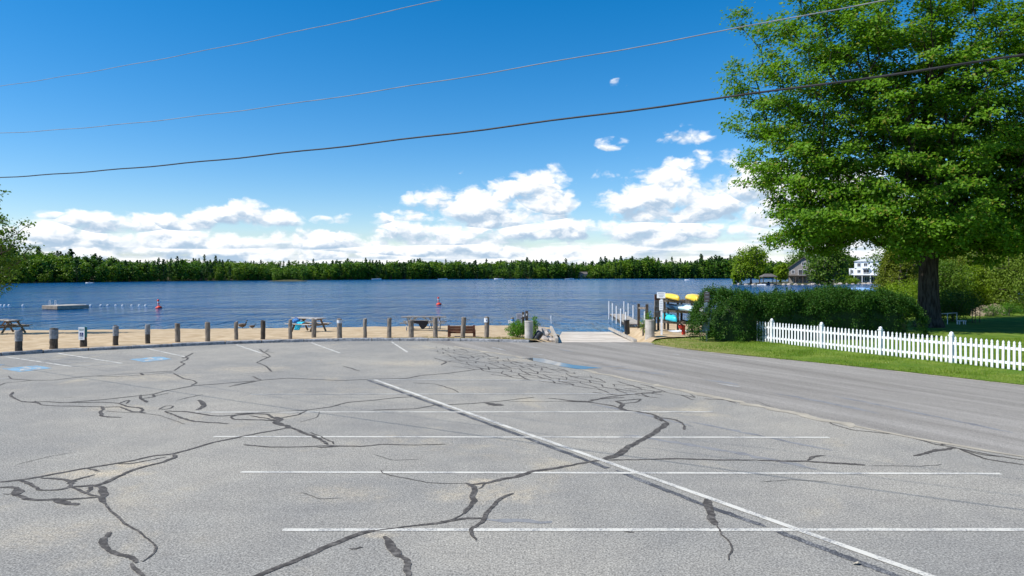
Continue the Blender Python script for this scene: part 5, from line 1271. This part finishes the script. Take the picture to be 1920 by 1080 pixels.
def bush(name, label, px, Y, h, r, m, n=220, per=14, leaf=.12, cat='shrub', z=None, group=None, cone=False, spread=None):
    x = XD(px, Y); zz = zl(x, Y) - .03 if z is None else z
    t = thing(name, label, cat, (x, Y, zz), 0, group)
    if cone:
        u = RNG.uniform(0, 1, n) ** .75; a = RNG.uniform(0, 2 * math.pi, n); rr = r * (1 - u ** 2.2) * RNG.uniform(.6, 1.0, n) ** .5 + .05
        cent = np.column_stack([rr * np.cos(a), rr * np.sin(a), .1 + u * (h - .1)])
    else:
        d = unit(RNG.normal(0, 1, (n, 3))); k = RNG.uniform(0, 1, n)[:, None] ** .35
        cent = d * k * np.array([r, r, h * .5]) * (1 + .22 * np.sin(d[:, :1] * 6 + px) * np.cos(d[:, 2:] * 5)) + [0, 0, h * .52]
        cent[:, 2] = np.maximum(cent[:, 2], .06)
    sp = spread or max(.06, r * .10)
    C = spray_points(cent, per, sp, .9); C[:, 2] = np.maximum(C[:, 2], .02)
    crown_object('crown', C, leaf, M[m], t, up=.5, rnd=.8, out=unit(C - np.array([0, 0, h * .4])) * .5)
    mb, _ = skeleton([(0, 0, -.1), (0, 0, h * .15), (.02, 0, h * .4), (0, .02, h * .7)], cent[::4], rtip=.004 * max(1, r), rtrunk=[.05 * max(h, .6) ** .6] * 4)
    mb.tube([(0, 0, -.1), (0, 0, h * .15), (.02, 0, h * .4), (0, .02, h * .7)], [.05 * max(h, .6) ** .6] * 3 + [.01], 7)
    mb.build('stems', M['twig'], t)
    return t
bush('leafy_shrub', 'bright green shrub at the foot of the left concrete pipe', 970, 33.0, .78, .50, 'leaf_shrub', 170, 14, .07, z=.05)
bush('leafy_shrub', 'small green tuft poking out right of the left concrete pipe', 1002, 34.4, .98, .16, 'leaf_shrub', 60, 12, .07, z=0.0)
bush('tall_weed', 'slim leafy weed growing behind the right concrete pipe', 1217, 36.4, 1.25, .20, 'leaf_shrub', 70, 8, .08, 'weed', z=-.1)
bush('tall_weed', 'thin yellowish weed beside the sand bank', 1206, 35.6, .9, .16, 'leaf_willow', 50, 6, .06, 'weed', z=0.0)
ARB = 'tall yellow green arborvitae columns behind the lawn'
for px, Y, h, r, lab in [(1666, 64, 5.6, 1.3, 'yellow green arborvitae nearest the white house'), (1688, 63, 8.0, 1.6, 'tall yellow green arborvitae second left of the maple trunk'), (1714, 65, 7.8, 1.6, 'yellow green arborvitae just left of the maple trunk'), (1800, 65, 8.6, 1.9, 'yellow green arborvitae just right of the maple trunk'), (1824, 63, 8.0, 1.8, 'yellow green arborvitae second right of the maple trunk')]:
    bush('arborvitae', lab, px, Y, h, r, 'leaf_arbor', 480, 16, .17, 'tree', group=ARB, cone=True, spread=.14)
bush('leafy_shrub', 'bright green shrub left of the maple trunk above the hedge', 1702, 58.0, 3.0, 2.0, 'leaf_bright', 420, 16, .14)
bush('leafy_shrub', 'bright green shrub at the hedge end below the white house', 1670, 60, 2.8, 1.2, 'leaf_bright', 260, 16, .14)
bush('yew_bush', 'dark rounded yew right of the maple trunk', 1786, 45.5, 2.0, 1.5, 'leaf_yew', 420, 22, .09)
bush('leafy_shrub', 'pale bushy shrub at the right edge behind the lawn', 1888, 60.0, 8.0, 3.4, 'leaf_willow', 1200, 18, .15)
bush('leafy_shrub', 'mid green shrub between the arborvitae and the pale shrub', 1848, 66.0, 8.6, 2.6, 'leaf_bright', 760, 16, .15)
bush('leafy_shrub', 'rounded green shrub right behind the goal frame', 1772, 58, 4.6, 2.0, 'leaf_mid', 520, 18, .16)
bush('leafy_shrub', 'yellow green shrub behind the garden stakes', 1836, 60, 4.2, 1.9, 'leaf_bright', 520, 18, .16)
bush('leafy_shrub', 'light green shrub cut by the right edge', 1925, 57, 7.4, 2.8, 'leaf_willow', 960, 18, .16)
bush('leafy_shrub', 'low yellow green plant by the garden stones', 1862, 53, .9, .8, 'leaf_shrub', 120, 12, .08)
bush('leafy_shrub', 'low yellow green plant at the right end of the garden stones', 1892, 53, 1.0, .9, 'leaf_shrub', 140, 12, .08)
for px, Y, h, r, m, lab in [(1692, 78, 10.5, 3.0, 'leaf_mid', 'mid green tree behind the arborvitae left of the maple'), (1755, 76, 12, 5.0, 'leaf_mid', 'dark tree directly behind the maple trunk'), (1830, 78, 13, 5.5, 'leaf_mid', 'dark green tree behind the arborvitae right of the maple'), (1905, 76, 13, 5.5, 'leaf_mid', 'dark tree behind the pale shrub at the right edge'), (1985, 68, 11, 5, 'leaf_mid', 'green tree at the far right behind the light green shrub')]:
    x = XD(px, Y); make_tree('garden_tree', lab, 'tree', (x, Y, hz(x, Y)), [(0, 0, h * .55, r, r, h * .45), (r * .3, 0, h * .3, r * .8, r * .8, h * .26)], 420, 24, .26, m, .2, h * .85, .5, group='trees behind the garden', power=.5)
for k, (px, Y, s) in enumerate([(1834, 55, (.6, .5, .45)), (1846, 54.5, (.75, .5, .35)), (1858, 55.5, (.6, .5, .4)), (1872, 55, (.9, .5, .5)), (1842, 56.8, (1.0, .6, .6)), (1866, 57.5, (1.1, .6, .7))]):
    x = XD(px, Y); boulder(x, Y, zl(x, Y), s, 30 + k, 'tan garden boulder under the pale shrub at the right', 'garden boulders', 'rock_tan')
for k, px in enumerate((1823, 1828.5, 1837)):
    x = XD(px, 44.0); tag(MB().tube([(0, 0, -.1), (.02, 0, .95)], .025, 6).build('garden_stake', M['timber_dark'], loc=(x, 44.0, zl(x, 44))), 'thin dark stake by the tan garden boulders', 'stake', 'garden stakes')
# small goal frame and stool on the lawn
Yg = 42.6; x = XD(1778, Yg); zz = zl(x, Yg)
t = thing('goal_frame', 'small white pipe goal frame right of the maple trunk', 'goal', (x, Yg, zz))
for s in (-.53, -.05, .53): MB().tube([(s, 0, -.05), (s, 0, .66)], .022, 6).build('upright', M['white_old'], t)
MB().tube([(-.55, 0, .64), (.55, 0, .70)], .022, 6).build('crossbar', M['white_old'], t)
x = XD(1803, Yg); t = thing('stool', 'low white stool beside the goal frame', 'stool', (x, Yg, zl(x, Yg)))
MB().box((0, 0, .22), (.46, .25, .04)).build('seat', M['white_old'], t)
for a in (-.18, .18):
    for b in (-.09, .09): MB().box((a, b, .1), (.04, .04, .2)).build('leg', M['white_old'], t)

# grass on the verge and the lawn beyond
def in_poly_pts(poly, n, rng=RNG):
    arr = np.array(poly); lo, hi = arr.min(0), arr.max(0); P = rng.uniform(lo, hi, (n, 2)); return P[sdf(arr, P) > .02]
verge = [tuple(p + np.array([-.05, -.06]) * (1 + .9 * math.sin(i * 2.3) + .6 * math.sin(i * 5.1))) for i, p in enumerate(smooth_line(rf[:34], 130, 1))] + [(19.5, 19.5), (23, 26), (27, 33), (19, 33), (12, 31.3), (9, 31), (7.6, 33), (6.6, 32.6)]
P = in_poly_pts(verge, 190000)
dryp = RNG.uniform(0, 1, len(P)) < np.clip((P[:, 0] - 5.2) / 4, .25, 1); P = P[dryp]
n = len(P); zg_ = z_lawn(P); hh = RNG.uniform(.04, .11, n) * (.7 + .5 * np.sin(P[:, 0] * 1.3) * np.sin(P[:, 1] * 1.7)); a = RNG.uniform(0, 2 * math.pi, n); w = RNG.uniform(.006, .012, n)
tip = np.column_stack([P + RNG.normal(0, .03, (n, 2)), zg_ + hh]); dxy = np.column_stack([np.cos(a) * w, np.sin(a) * w])
V = np.stack([np.column_stack([P - dxy, zg_ - .01]), np.column_stack([P + dxy, zg_ - .01]), tip], 1).reshape(-1, 3)
grass = bpy.data.objects.new('verge_grass', numpy_mesh('verge_grass', V, np.arange(3 * n).reshape(-1, 3), M['grass_blade'])); COL.objects.link(grass)
grass['kind'] = 'stuff'; grass['label'] = 'bright green grass along the verge and lawn by the fence'; grass['category'] = 'grass'

# ------------------------------------------------------------------ the point across the cove: houses, trees, boat shelter
def window(parent, x, y, z, w, h, nrm=(0, -1), m='siding_white'):
    rz = math.atan2(nrm[1], nrm[0]) + math.pi / 2
    f = MB(); e = .12
    for bx2 in ((0, h / 2 + e / 2, w + 2 * e, e), (0, -h / 2 - e / 2, w + 2 * e, e), (-w / 2 - e / 2, 0, e, h), (w / 2 + e / 2, 0, e, h), (0, 0, .07, h)): f.box((bx2[0], -.03, bx2[1]), (bx2[2], .14, bx2[3]))
    o = f.build('window', M[m], parent, loc=(x, y, z), rz=rz)
    MB().box((0, 0, 0), (w, .05, h)).build('pane', M['pane'], o)
    return o
# white three storey house
Yh = 326.0; X0, X1 = XD(1604, Yh), XD(1647, Yh); zg = hz((X0 + X1) / 2, Yh)
t = thing('white_house', 'white three storey house with balconies across the cove', 'house', ((X0 + X1) / 2, Yh, zg))
W2, D2 = (X1 - X0) / 2, 11.0; f1, f2, f3 = 3.5, 6.7, 9.9
t.rotation_euler.z = R(-36)
MB().box((0, D2 / 2 + .8, f1 / 2), (W2 * 2 - .6, D2 - 1.6, f1)).build('lower_wall', M['siding_grey'], t)
MB().box((0, D2 / 2, (f1 + f3) / 2 + .1), (W2 * 2, D2, f3 - f1 + .1)).build('wall', M['siding_white'], t)
mb = MB(); rp = 11.4
mb.add([(-W2 - .4, -.5, f3), (W2 + .4, -.5, f3), (0, -.5, rp), (-W2 - .4, D2 + .5, f3), (W2 + .4, D2 + .5, f3), (0, D2 + .5, rp)], [(0, 1, 2), (3, 5, 4), (0, 2, 5, 3), (1, 4, 5, 2), (0, 3, 4, 1)])
rfo = mb.build('roof', M['siding_white'], t)
MB().box((1.5, 5, rp + .3), (.6, .6, 1.6)).build('chimney', M['rock'], rfo)
MB().box((-W2 - 1.2, 4.5, (f1 + f2) / 2), (2.4, 8, f2 - f1)).build('side_wing', M['siding_white'], t)
for z, xs in (((f2 + f3) / 2, (-3.4, -.6, 3.3)), ((f1 + f2) / 2, (-3.4, 3.4))):
    for xx in xs: window(t, xx, -.04, z, 1.3, 1.5)
window(t, -.3, -.04, (f1 + f2) / 2, 2.4, 2.1); window(t, -W2 - 1.2, .46, (f1 + f2) / 2, 1.1, 1.4)
for z in ((f1 + f2) / 2, (f2 + f3) / 2): window(t, W2 + .04, 4, z, 1.2, 1.4, (1, 0)); window(t, W2 + .04, 8, z, 1.2, 1.4, (1, 0))
for k in range(3): window(t, -2.9 + k * 2.8, .56, 1.6, 1.9, 2.1, m='siding_white')
for xx in (-W2 + .2, -1.8, 1.7, W2 - .2): MB().box((xx, -1.6, f1 / 2), (.22, .22, f1)).build('post', M['siding_white'], t)
MB().box((0, -.9, f1), (W2 * 2 + .2, 1.9, .22)).build('deck', M['siding_white'], t)
mb = MB(); mb.box((0, -1.8, f1 + 1.1), (W2 * 2, .08, .08))
for k in range(40): mb.box((-W2 + W2 * 2 * k / 39, -1.8, f1 + .6), (.05, .05, 1.0))
mb.build('deck_railing', M['siding_white'], t)
mb = MB(); mb.box((-.4, -.7, f2), (3.2, 1.4, .18)); mb.box((-.4, -1.36, f2 + 1.0), (3.2, .07, .07))
for k in range(14): mb.box((-2 + 3.2 * k / 13, -1.36, f2 + .5), (.05, .05, 1.0))
mb.build('balcony', M['siding_white'], t)
# grey shingled house
Yh = 300.0; xc = XD(1507, Yh); zg = hz(xc, Yh)
t = thing('grey_house', 'grey shingled gable house with a wide deck on the point', 'house', (xc, Yh, zg), R(-25))
e, pk, hw, D2 = 6.6, 10.9, 5.9, 11
MB().add([(-hw, 0, 0), (hw, 0, 0), (hw, 0, e), (0, 0, pk), (-hw, 0, e), (-hw, D2, 0), (hw, D2, 0), (hw, D2, e), (0, D2, pk), (-hw, D2, e)], [(0, 1, 2, 3, 4), (9, 8, 7, 6, 5), (0, 4, 9, 5), (1, 6, 7, 2), (4, 3, 8, 9), (2, 7, 8, 3), (0, 5, 6, 1)]).build('wall', M['siding_grey'], t)
mb = MB()
for s in (-1, 1):
    a = Vector((s * (hw + .6), -.7, e - .45)); b = Vector((0, -.7, pk + .12)); vs = [a, b, b + Vector((0, D2 + 1.4, 0)), a + Vector((0, D2 + 1.4, 0))]; vs += [v + Vector((0, 0, .28)) for v in vs]
    mb.add(vs, [(0, 1, 2, 3), (7, 6, 5, 4), (0, 4, 5, 1), (1, 5, 6, 2), (2, 6, 7, 3), (3, 7, 4, 0)])
mb.build('roof', M['roof'], t)
window(t, 0, -.04, 8.3, 1.4, 1.4); window(t, -.4, -.04, 4.6, 3.4, 2.2); window(t, 3.6, -.04, 4.7, 1.5, 1.6); window(t, -4.3, -.04, 4.8, 1.1, 1.4); window(t, -hw - .04, 4, 5, 1.2, 1.4, (-1, 0)); window(t, -3, -.04, 1.5, 2.2, 2.2); window(t, 2.5, -.04, 1.5, 2.6, 2.2)
MB().box((1.2, -2.2, 3.1), (14.6, 4.4, .35)).build('deck', M['timber_dark'], t)
for k in range(6): MB().box((-5.8 + k * 2.8, -4.1, 1.5), (.28, .28, 3.2)).build('post', M['timber_dark'], t)
mb = MB(); mb.box((1.2, -4.3, 4.3), (14.6, .1, .1))
for k in range(50): mb.box((-6 + 14.4 * k / 49, -4.3, 3.8), (.06, .06, 1.0))
mb.build('deck_railing', M['timber'], t)
# boat shelter with boat
Yh = 276.0; xc = XD(1440.5, Yh)
t = thing('boat_shelter', 'open boat shelter with dark hipped roof at the tip of the point', 'shelter', (xc, Yh, WATER))
MB().add([(-2.9, -2, 3.5), (2.9, -2, 3.5), (2.9, 2.4, 3.5), (-2.9, 2.4, 3.5), (-1.4, .2, 4.6), (1.4, .2, 4.6), (-2.9, -2, 3.2), (2.9, -2, 3.2), (2.9, 2.4, 3.2), (-2.9, 2.4, 3.2)], [(0, 1, 5, 4), (1, 2, 5), (2, 3, 4, 5), (3, 0, 4), (6, 7, 1, 0), (7, 8, 2, 1), (8, 9, 3, 2), (9, 6, 0, 3), (9, 8, 7, 6)]).build('roof', M['roof'], t)
for sx in (-2.6, 2.6):
    for sy in (-1.7, 2.1): MB().box((sx, sy, 1.4), (.25, .25, 3.8)).build('post', M['timber_dark'], t)
for sx in (-3.2, 3.4): MB().box((sx, 0, .45), (1.0, 5, .2)).build('walkway', M['timber_pale'], t)
motor_boat('ski_boat', 'dark boat parked under the roof of the boat shelter', 1440.5, 534.8, 5.5, R(-80), m='navy')
motor_boat('rowing_boat', 'small white boat tied left of the boat shelter', 1429, 535.2, 4.0, R(-70))
def far_tree(px, Y, h, r, m, lab, n=300, name='shore_tree', leaf=.9, per=10, low=.2):
    x = XD(px, Y); make_tree(name, lab, 'tree', (x, Y, hz(x, Y)), [(0, 0, h * (.55 + low * .2), r, r * .9, h * (.45 - low * .2)), (-r * .35, 0, h * .42, r * .65, r * .7, h * .25), (r * .3, 0, h * .7, r * .6, r * .7, h * .28)], n, per, leaf, m, h * .028, h * .8, r * .10, group='trees on the point', flat=.75, power=.45, rtip=.05)
far_tree(1408, 292, 16.0, 7.6, 'leaf_bright', 'broad bright green tree at the tip of the point', 520)
far_tree(1384, 296, 8.5, 3.2, 'leaf_bright', 'low yellow green tree at the waterside left of the broad one', 200, low=-.3)
far_tree(1424, 288, 8.0, 2.0, 'leaf_bright', 'slim yellow green tree left of the boat shelter', 130)
far_tree(1464, 312, 9.5, 3.2, 'leaf_bright', 'yellow green tree between boat shelter and grey house', 220, low=-.2)
far_tree(1552, 262, 19.0, 8.0, 'leaf_mid', 'tall dark tree between the grey house and the white house', 620)
far_tree(1580, 345, 14.0, 6.5, 'leaf_mid', 'rounded tree behind the gap left of the white house', 380)
far_tree(1500, 350, 16.0, 7.0, 'leaf_mid', 'tree rising behind the grey house', 380)
def far_bush(px, Y, h, r, lab, m='leaf_bright'):
    x = XD(px, Y); bush('waterside_shrub', lab, px, Y, h, r, m, 160, 8, .5, z=hz(x, Y), spread=.35)
far_bush(1580, 305, 4.2, 3.0, 'rounded bright shrub at the waterside left of the white house')
far_bush(1600, 308, 2.4, 2.2, 'low shrub at the waterside in front of the white house')
far_bush(1653, 318, 3.0, 2.2, 'low shrub at the right foot of the white house')
for k in range(24):
    px = 1378 + k * 11.6; Yb = FPX * (CAMH - WATER) / (np.interp(px, [1374, 1410, 1450, 1500, 1560, 1620, 1690], [533.4, 534.6, 535, 534.6, 534, 533, 532]) - HOR)
    s = random.uniform(.6, 1.3); boulder(XD(px, Yb) + random.uniform(-.6, .6), Yb + random.uniform(0, 1.5), WATER, (s, s * .8, s * .55), 60 + k, 'pale boulder lining the waterside of the point', 'boulders along the point')

# houses on the far shore
def cabin(px, Y, w, h, roofh, m, lab, name='shore_house'):
    x = XD(px, Y); z = hz(x, Y); t = thing(name, lab, 'house', (x, Y, z)); d = w * .7
    MB().box((0, d / 2, h / 2), (w, d, h)).build('wall', M[m], t)
    MB().add([(-w / 2 - .5, -.5, h), (w / 2 + .5, -.5, h), (w / 2 + .5, d + .5, h), (-w / 2 - .5, d + .5, h), (-w / 2 - .5, d / 2, h + roofh), (w / 2 + .5, d / 2, h + roofh)], [(0, 1, 5, 4), (2, 3, 4, 5), (1, 2, 5), (3, 0, 4), (3, 2, 1, 0)]).build('roof', M['roof'], t)
    for k in range(4): MB().box((-w * .36 + w * .24 * k, -.04, h * .55), (w * .1, .1, h * .38)).build('window', M['pane'], t)
    return t
HOUSES = [(795, 823, 15, 6, 3.5, 'siding_white', 'white house among the trees on the far shore'), (836, 832, 10, 4, 3, 'bench_seat', 'small brown roofed cabin right of the far white house'), (1093, 890, 11, 5, 3, 'rock', 'pale cabin on the far shore left of the dock posts'), (725, 790, 9, 4, 2.5, 'timber', 'grey cabin in the trees left of the far white house')]
for a in HOUSES: cabin(*a)

# ------------------------------------------------------------------ far woods: one mass of trees round the lake
def proto(kind, seed):
    rng = np.random.default_rng(seed)
    if kind == 'pine':
        n = 260; u = rng.uniform(.16, 1, n); a = rng.uniform(0, 2 * math.pi, n)
        tier = .75 + .35 * np.sin(u * 40 + seed + np.sin(a * 2 + seed))
        rr = (.20 * (1 - u) ** .7 + .03) * tier * rng.uniform(.3, 1, n) ** .5
        C = np.column_stack([rr * np.cos(a), rr * np.sin(a), u]); size, m = .075, M['leaf_pine']
    else:
        lobes = [(0, 0, .52, .27, .27, .44), (0, 0, .25, .24, .24, .22)] + [tuple(np.r_[rng.normal(0, .11, 2), rng.uniform(.4, .8), rng.uniform(.12, .2, 3)]) for _ in range(4)]
        cc = lobes_sample(lobes, 70, rng=rng, power=.35); C = spray_points(cc, 6, .035, .8, rng); C[:, 2] = np.clip(C[:, 2], .05, 1.02); size, m = .085, M[kind]
    V, F = leaf_cards(C, size, up=.5, rnd=.7, out=unit(C - [0, 0, .5]) * .5, aspect=.8, rng=rng)
    me = numpy_mesh('wood_tree', V, F, [m, M['twig']])
    bm = bmesh.new(); bm.from_mesh(me)
    r = bmesh.ops.create_cone(bm, segments=5, radius1=.018, radius2=.004, depth=.9, matrix=Matrix.Translation((0, 0, .42)))
    for v in r['verts']:
        for f in v.link_faces: f.material_index = 1
    bm.to_mesh(me); bm.free()
    return bpy.data.objects.new('wood_tree', me)
pc = bpy.data.collections.new('wood_tree_kinds')
kinds = ['leaf_far', 'leaf_far', 'leaf_far_pale', 'leaf_far', 'pine', 'pine', 'leaf_far', 'leaf_far_pale']
for k, kd in enumerate(kinds):
    o = proto(kd, 100 + k); o.name = f'wood_tree_{k:02d}'; pc.objects.link(o)
def scatter(x0, x1, y0, y1, step, cond):
    a, b = np.meshgrid(np.arange(x0, x1, step), np.arange(y0, y1, step)); P = np.stack([a.ravel(), b.ravel()], 1) + RNG.uniform(-.48, .48, (a.size, 2)) * step
    return P[cond(P)]
def inview(P, lo=-620, hi=2060): px = 960 + FPX * P[:, 0] / P[:, 1]; return (px > lo) & (px < hi)
def clear(P):
    ok = np.ones(len(P), bool)
    for a in HOUSES: x = XD(a[0], a[1]); ok &= ~((np.abs(P[:, 0] - x) < a[2] * .55) & (P[:, 1] > a[1] - 45) & (P[:, 1] < a[1] + 9))
    return ok
PT = [scatter(-760, 620, 250, 1080, 5.5, lambda P: (lambda d: (d > .5) & (d < 32) & inview(P) & clear(P))(sdf(FARL, P))),
      scatter(-760, 700, 250, 1200, 10, lambda P: (lambda d: (d >= 32) & (d < 150) & inview(P) & clear(P))(sdf(FARL, P))),
      scatter(90, 420, 300, 640, 7, lambda P: (lambda d: (d > 42) & (d < 110) & inview(P))(sdf(POINT, P))),
      scatter(-760, 620, 250, 1080, 4.0, lambda P: (lambda d: (d > -1) & (d < 3.5) & inview(P))(sdf(FARL, P))),
      np.array([(ISLE[0] + random.uniform(-11, 11), ISLE[1] + random.uniform(-6, 7)) for _ in range(14)])]
P = np.vstack(PT); zz = height(P); pxs = 960 + FPX * P[:, 0] / P[:, 1]
hgt = np.interp(pxs, [-100, 100, 250, 400, 560, 700, 900, 1100, 1200, 1300, 1400, 1700], [18, 14, 12.5, 12.0, 13.5, 16, 18.5, 20, 23.5, 24, 25, 25]) * (.86 + .16 * np.sin(P[:, 0] * .043 + 1.7 * np.sin(P[:, 1] * .021)) + RNG.uniform(-.24, .16, len(P)))
n3 = len(PT[2]); s3 = len(PT[0]) + len(PT[1]); hgt[s3:s3 + n3] = RNG.uniform(9, 13, n3); n4 = len(PT[3]); hgt[s3 + n3:s3 + n3 + n4] = RNG.uniform(3, 6.5, n4); hgt[s3 + n3 + n4:] = RNG.uniform(6, 10.5, len(PT[4]))
kidx = RNG.choice(len(kinds), len(P)); kidx[s3 + n3:s3 + n3 + n4] = RNG.choice((0, 2, 3, 7), n4)
clump = np.sin(P[:, 0] * .031 + 2 * np.sin(P[:, 1] * .017)) + RNG.normal(0, .55, len(P))
kidx = np.where((clump > 1.0) & (np.arange(len(P)) < s3), RNG.choice((4, 5), len(P)), kidx); kidx = np.where((clump < -.95) & (np.arange(len(P)) < s3), RNG.choice((2, 7), len(P)), kidx)
tall = np.isin(kidx, (4, 5)); hgt[tall] *= RNG.uniform(.85, 1.15, tall.sum()); em = tall & (RNG.uniform(0, 1, len(P)) < .12); hgt[em] *= 1.14
me = bpy.data.meshes.new('far_woods'); me.from_pydata([(P[i, 0], P[i, 1], zz[i] - .3) for i in range(len(P))], [], [])
for nm, tp_, dat in (('kind_index', 'INT', kidx.astype(np.int32)), ('tree_height', 'FLOAT', hgt.astype(np.float32)), ('turn', 'FLOAT', RNG.uniform(0, 6.28, len(P)).astype(np.float32)), ('girth', 'FLOAT', RNG.uniform(.85, 1.3, len(P)).astype(np.float32))):
    me.attributes.new(nm, tp_, 'POINT').data.foreach_set('value', dat)
woods = bpy.data.objects.new('far_woods', me); COL.objects.link(woods)
woods['kind'] = 'stuff'; woods['label'] = 'mixed pine and broadleaf forest lining the far shore'; woods['category'] = 'forest'
gt = bpy.data.node_groups.new('far_woods_scatter', 'GeometryNodeTree')
gt.interface.new_socket('Geometry', in_out='INPUT', socket_type='NodeSocketGeometry'); gt.interface.new_socket('Geometry', in_out='OUTPUT', socket_type='NodeSocketGeometry')
gi, go = gt.nodes.new('NodeGroupInput'), gt.nodes.new('NodeGroupOutput')
ci = gt.nodes.new('GeometryNodeCollectionInfo'); ci.inputs['Collection'].default_value = pc; ci.inputs['Separate Children'].default_value = True; ci.inputs['Reset Children'].default_value = True
ip = gt.nodes.new('GeometryNodeInstanceOnPoints'); ip.inputs['Pick Instance'].default_value = True
def attr(nm, tp_): a = gt.nodes.new('GeometryNodeInputNamedAttribute'); a.data_type = tp_; a.inputs[0].default_value = nm; return a.outputs[0]
ch, cr, cg = attr('tree_height', 'FLOAT'), attr('turn', 'FLOAT'), attr('girth', 'FLOAT')
mu = gt.nodes.new('ShaderNodeMath'); mu.operation = 'MULTIPLY'; gt.links.new(ch, mu.inputs[0]); gt.links.new(cg, mu.inputs[1])
sc_ = gt.nodes.new('ShaderNodeCombineXYZ'); gt.links.new(mu.outputs[0], sc_.inputs[0]); gt.links.new(mu.outputs[0], sc_.inputs[1]); gt.links.new(ch, sc_.inputs[2])
ro = gt.nodes.new('ShaderNodeCombineXYZ'); gt.links.new(cr, ro.inputs[2])
gt.links.new(gi.outputs[0], ip.inputs['Points']); gt.links.new(ci.outputs[0], ip.inputs['Instance']); gt.links.new(attr('kind_index', 'INT'), ip.inputs['Instance Index'])
gt.links.new(sc_.outputs[0], ip.inputs['Scale'])
e2r = gt.nodes.new('FunctionNodeEulerToRotation'); gt.links.new(ro.outputs[0], e2r.inputs[0]); gt.links.new(e2r.outputs[0], ip.inputs['Rotation'])
gt.links.new(ip.outputs[0], go.inputs[0])
md = woods.modifiers.new('scatter', 'NODES'); md.node_group = gt
# hill on the horizon, distance haze put into its colour as blue
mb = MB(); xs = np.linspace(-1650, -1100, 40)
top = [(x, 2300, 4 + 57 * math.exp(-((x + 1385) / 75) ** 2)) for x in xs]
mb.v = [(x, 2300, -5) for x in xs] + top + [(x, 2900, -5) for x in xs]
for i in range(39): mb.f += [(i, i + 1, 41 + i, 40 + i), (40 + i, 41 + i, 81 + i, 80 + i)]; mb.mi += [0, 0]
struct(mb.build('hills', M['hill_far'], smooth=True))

# ------------------------------------------------------------------ overhead lines
def overhead(name, label, pts, c, r, m):
    q = []
    for px, py in pts:
        u, v = (px - 960) / FPX, (HOR - py) / FPX; Y = c / (1 + .575 * u); q.append((u * Y, Y, CAMH + v * Y))
    q = np.array(q); k = np.polyfit(q[:, 0], q[:, 2], 2); k[0] = max(k[0], .0006)
    xs = np.linspace(-45, 13.0, 140)
    mb = MB(); mb.tube([(x, c - .575 * x, np.polyval(k, x) + .006 * math.sin(x * 3.1)) for x in xs], r, 6)
    return tag(mb.build(name, M[m], smooth=True), label, 'cable', 'overhead lines')
overhead('utility_cable', 'thick dark overhead cable, lowest of the three lines', [(0, 334), (250, 313), (500, 288.5), (750, 263), (960, 238.5), (1180, 210), (1380, 181), (1650, 142), (1920, 100)], 8.9, .0115, 'cable')
overhead('utility_wire', 'thin pale overhead wire, middle of the three lines', [(0, 251), (250, 228), (500, 200), (750, 167), (1000, 125), (1300, 69), (1640, 0)], 9.1, .0062, 'wire')
overhead('utility_wire', 'thin pale overhead wire, highest of the three lines', [(0, 162), (200, 129), (400, 91), (600, 52), (820, 0)], 9.3, .0055, 'wire')

# a fallen leaf on the asphalt
x, y = G(1606, 1059); o = MB().add([(-.045, 0, .012), (0, -.03, .03), (.05, 0, .015), (0, .035, .008), (.02, .0, .04)], [(0, 1, 4), (1, 2, 4), (2, 3, 4), (3, 0, 4)]).build('fallen_leaf', M['sand_strip'], loc=(x, y, .0)); tag(o, 'dry tan leaf on the asphalt by the blacked out line', 'leaf')

# thin dry grass where the sand meets the end of the kerb
Pq = []
for _ in range(5200):
    k = random.choice(range(44, 60)); d = abs(random.gauss(0, .45)) + .26
    Pq.append((KERB[k, 0] + random.uniform(-.35, .35), KERB[k, 1] + d))
Pq = np.array(Pq); n = len(Pq); zq = z_beach(Pq) - .01; hh = RNG.uniform(.03, .10, n) * np.clip((Pq[:, 0] + 6) / 6, .3, 1); a = RNG.uniform(0, 6.28, n); dxy = np.column_stack([np.cos(a), np.sin(a)]) * .007
V = np.stack([np.column_stack([Pq - dxy, zq]), np.column_stack([Pq + dxy, zq]), np.column_stack([Pq + RNG.normal(0, .03, (n, 2)), zq + hh])], 1).reshape(-1, 3)
o = bpy.data.objects.new('beach_grass', numpy_mesh('beach_grass', V, np.arange(3 * n).reshape(-1, 3), M['dry_grass'])); COL.objects.link(o)
o['kind'] = 'stuff'; o['label'] = 'thin dry grass along the kerb beside the bench'; o['category'] = 'grass'
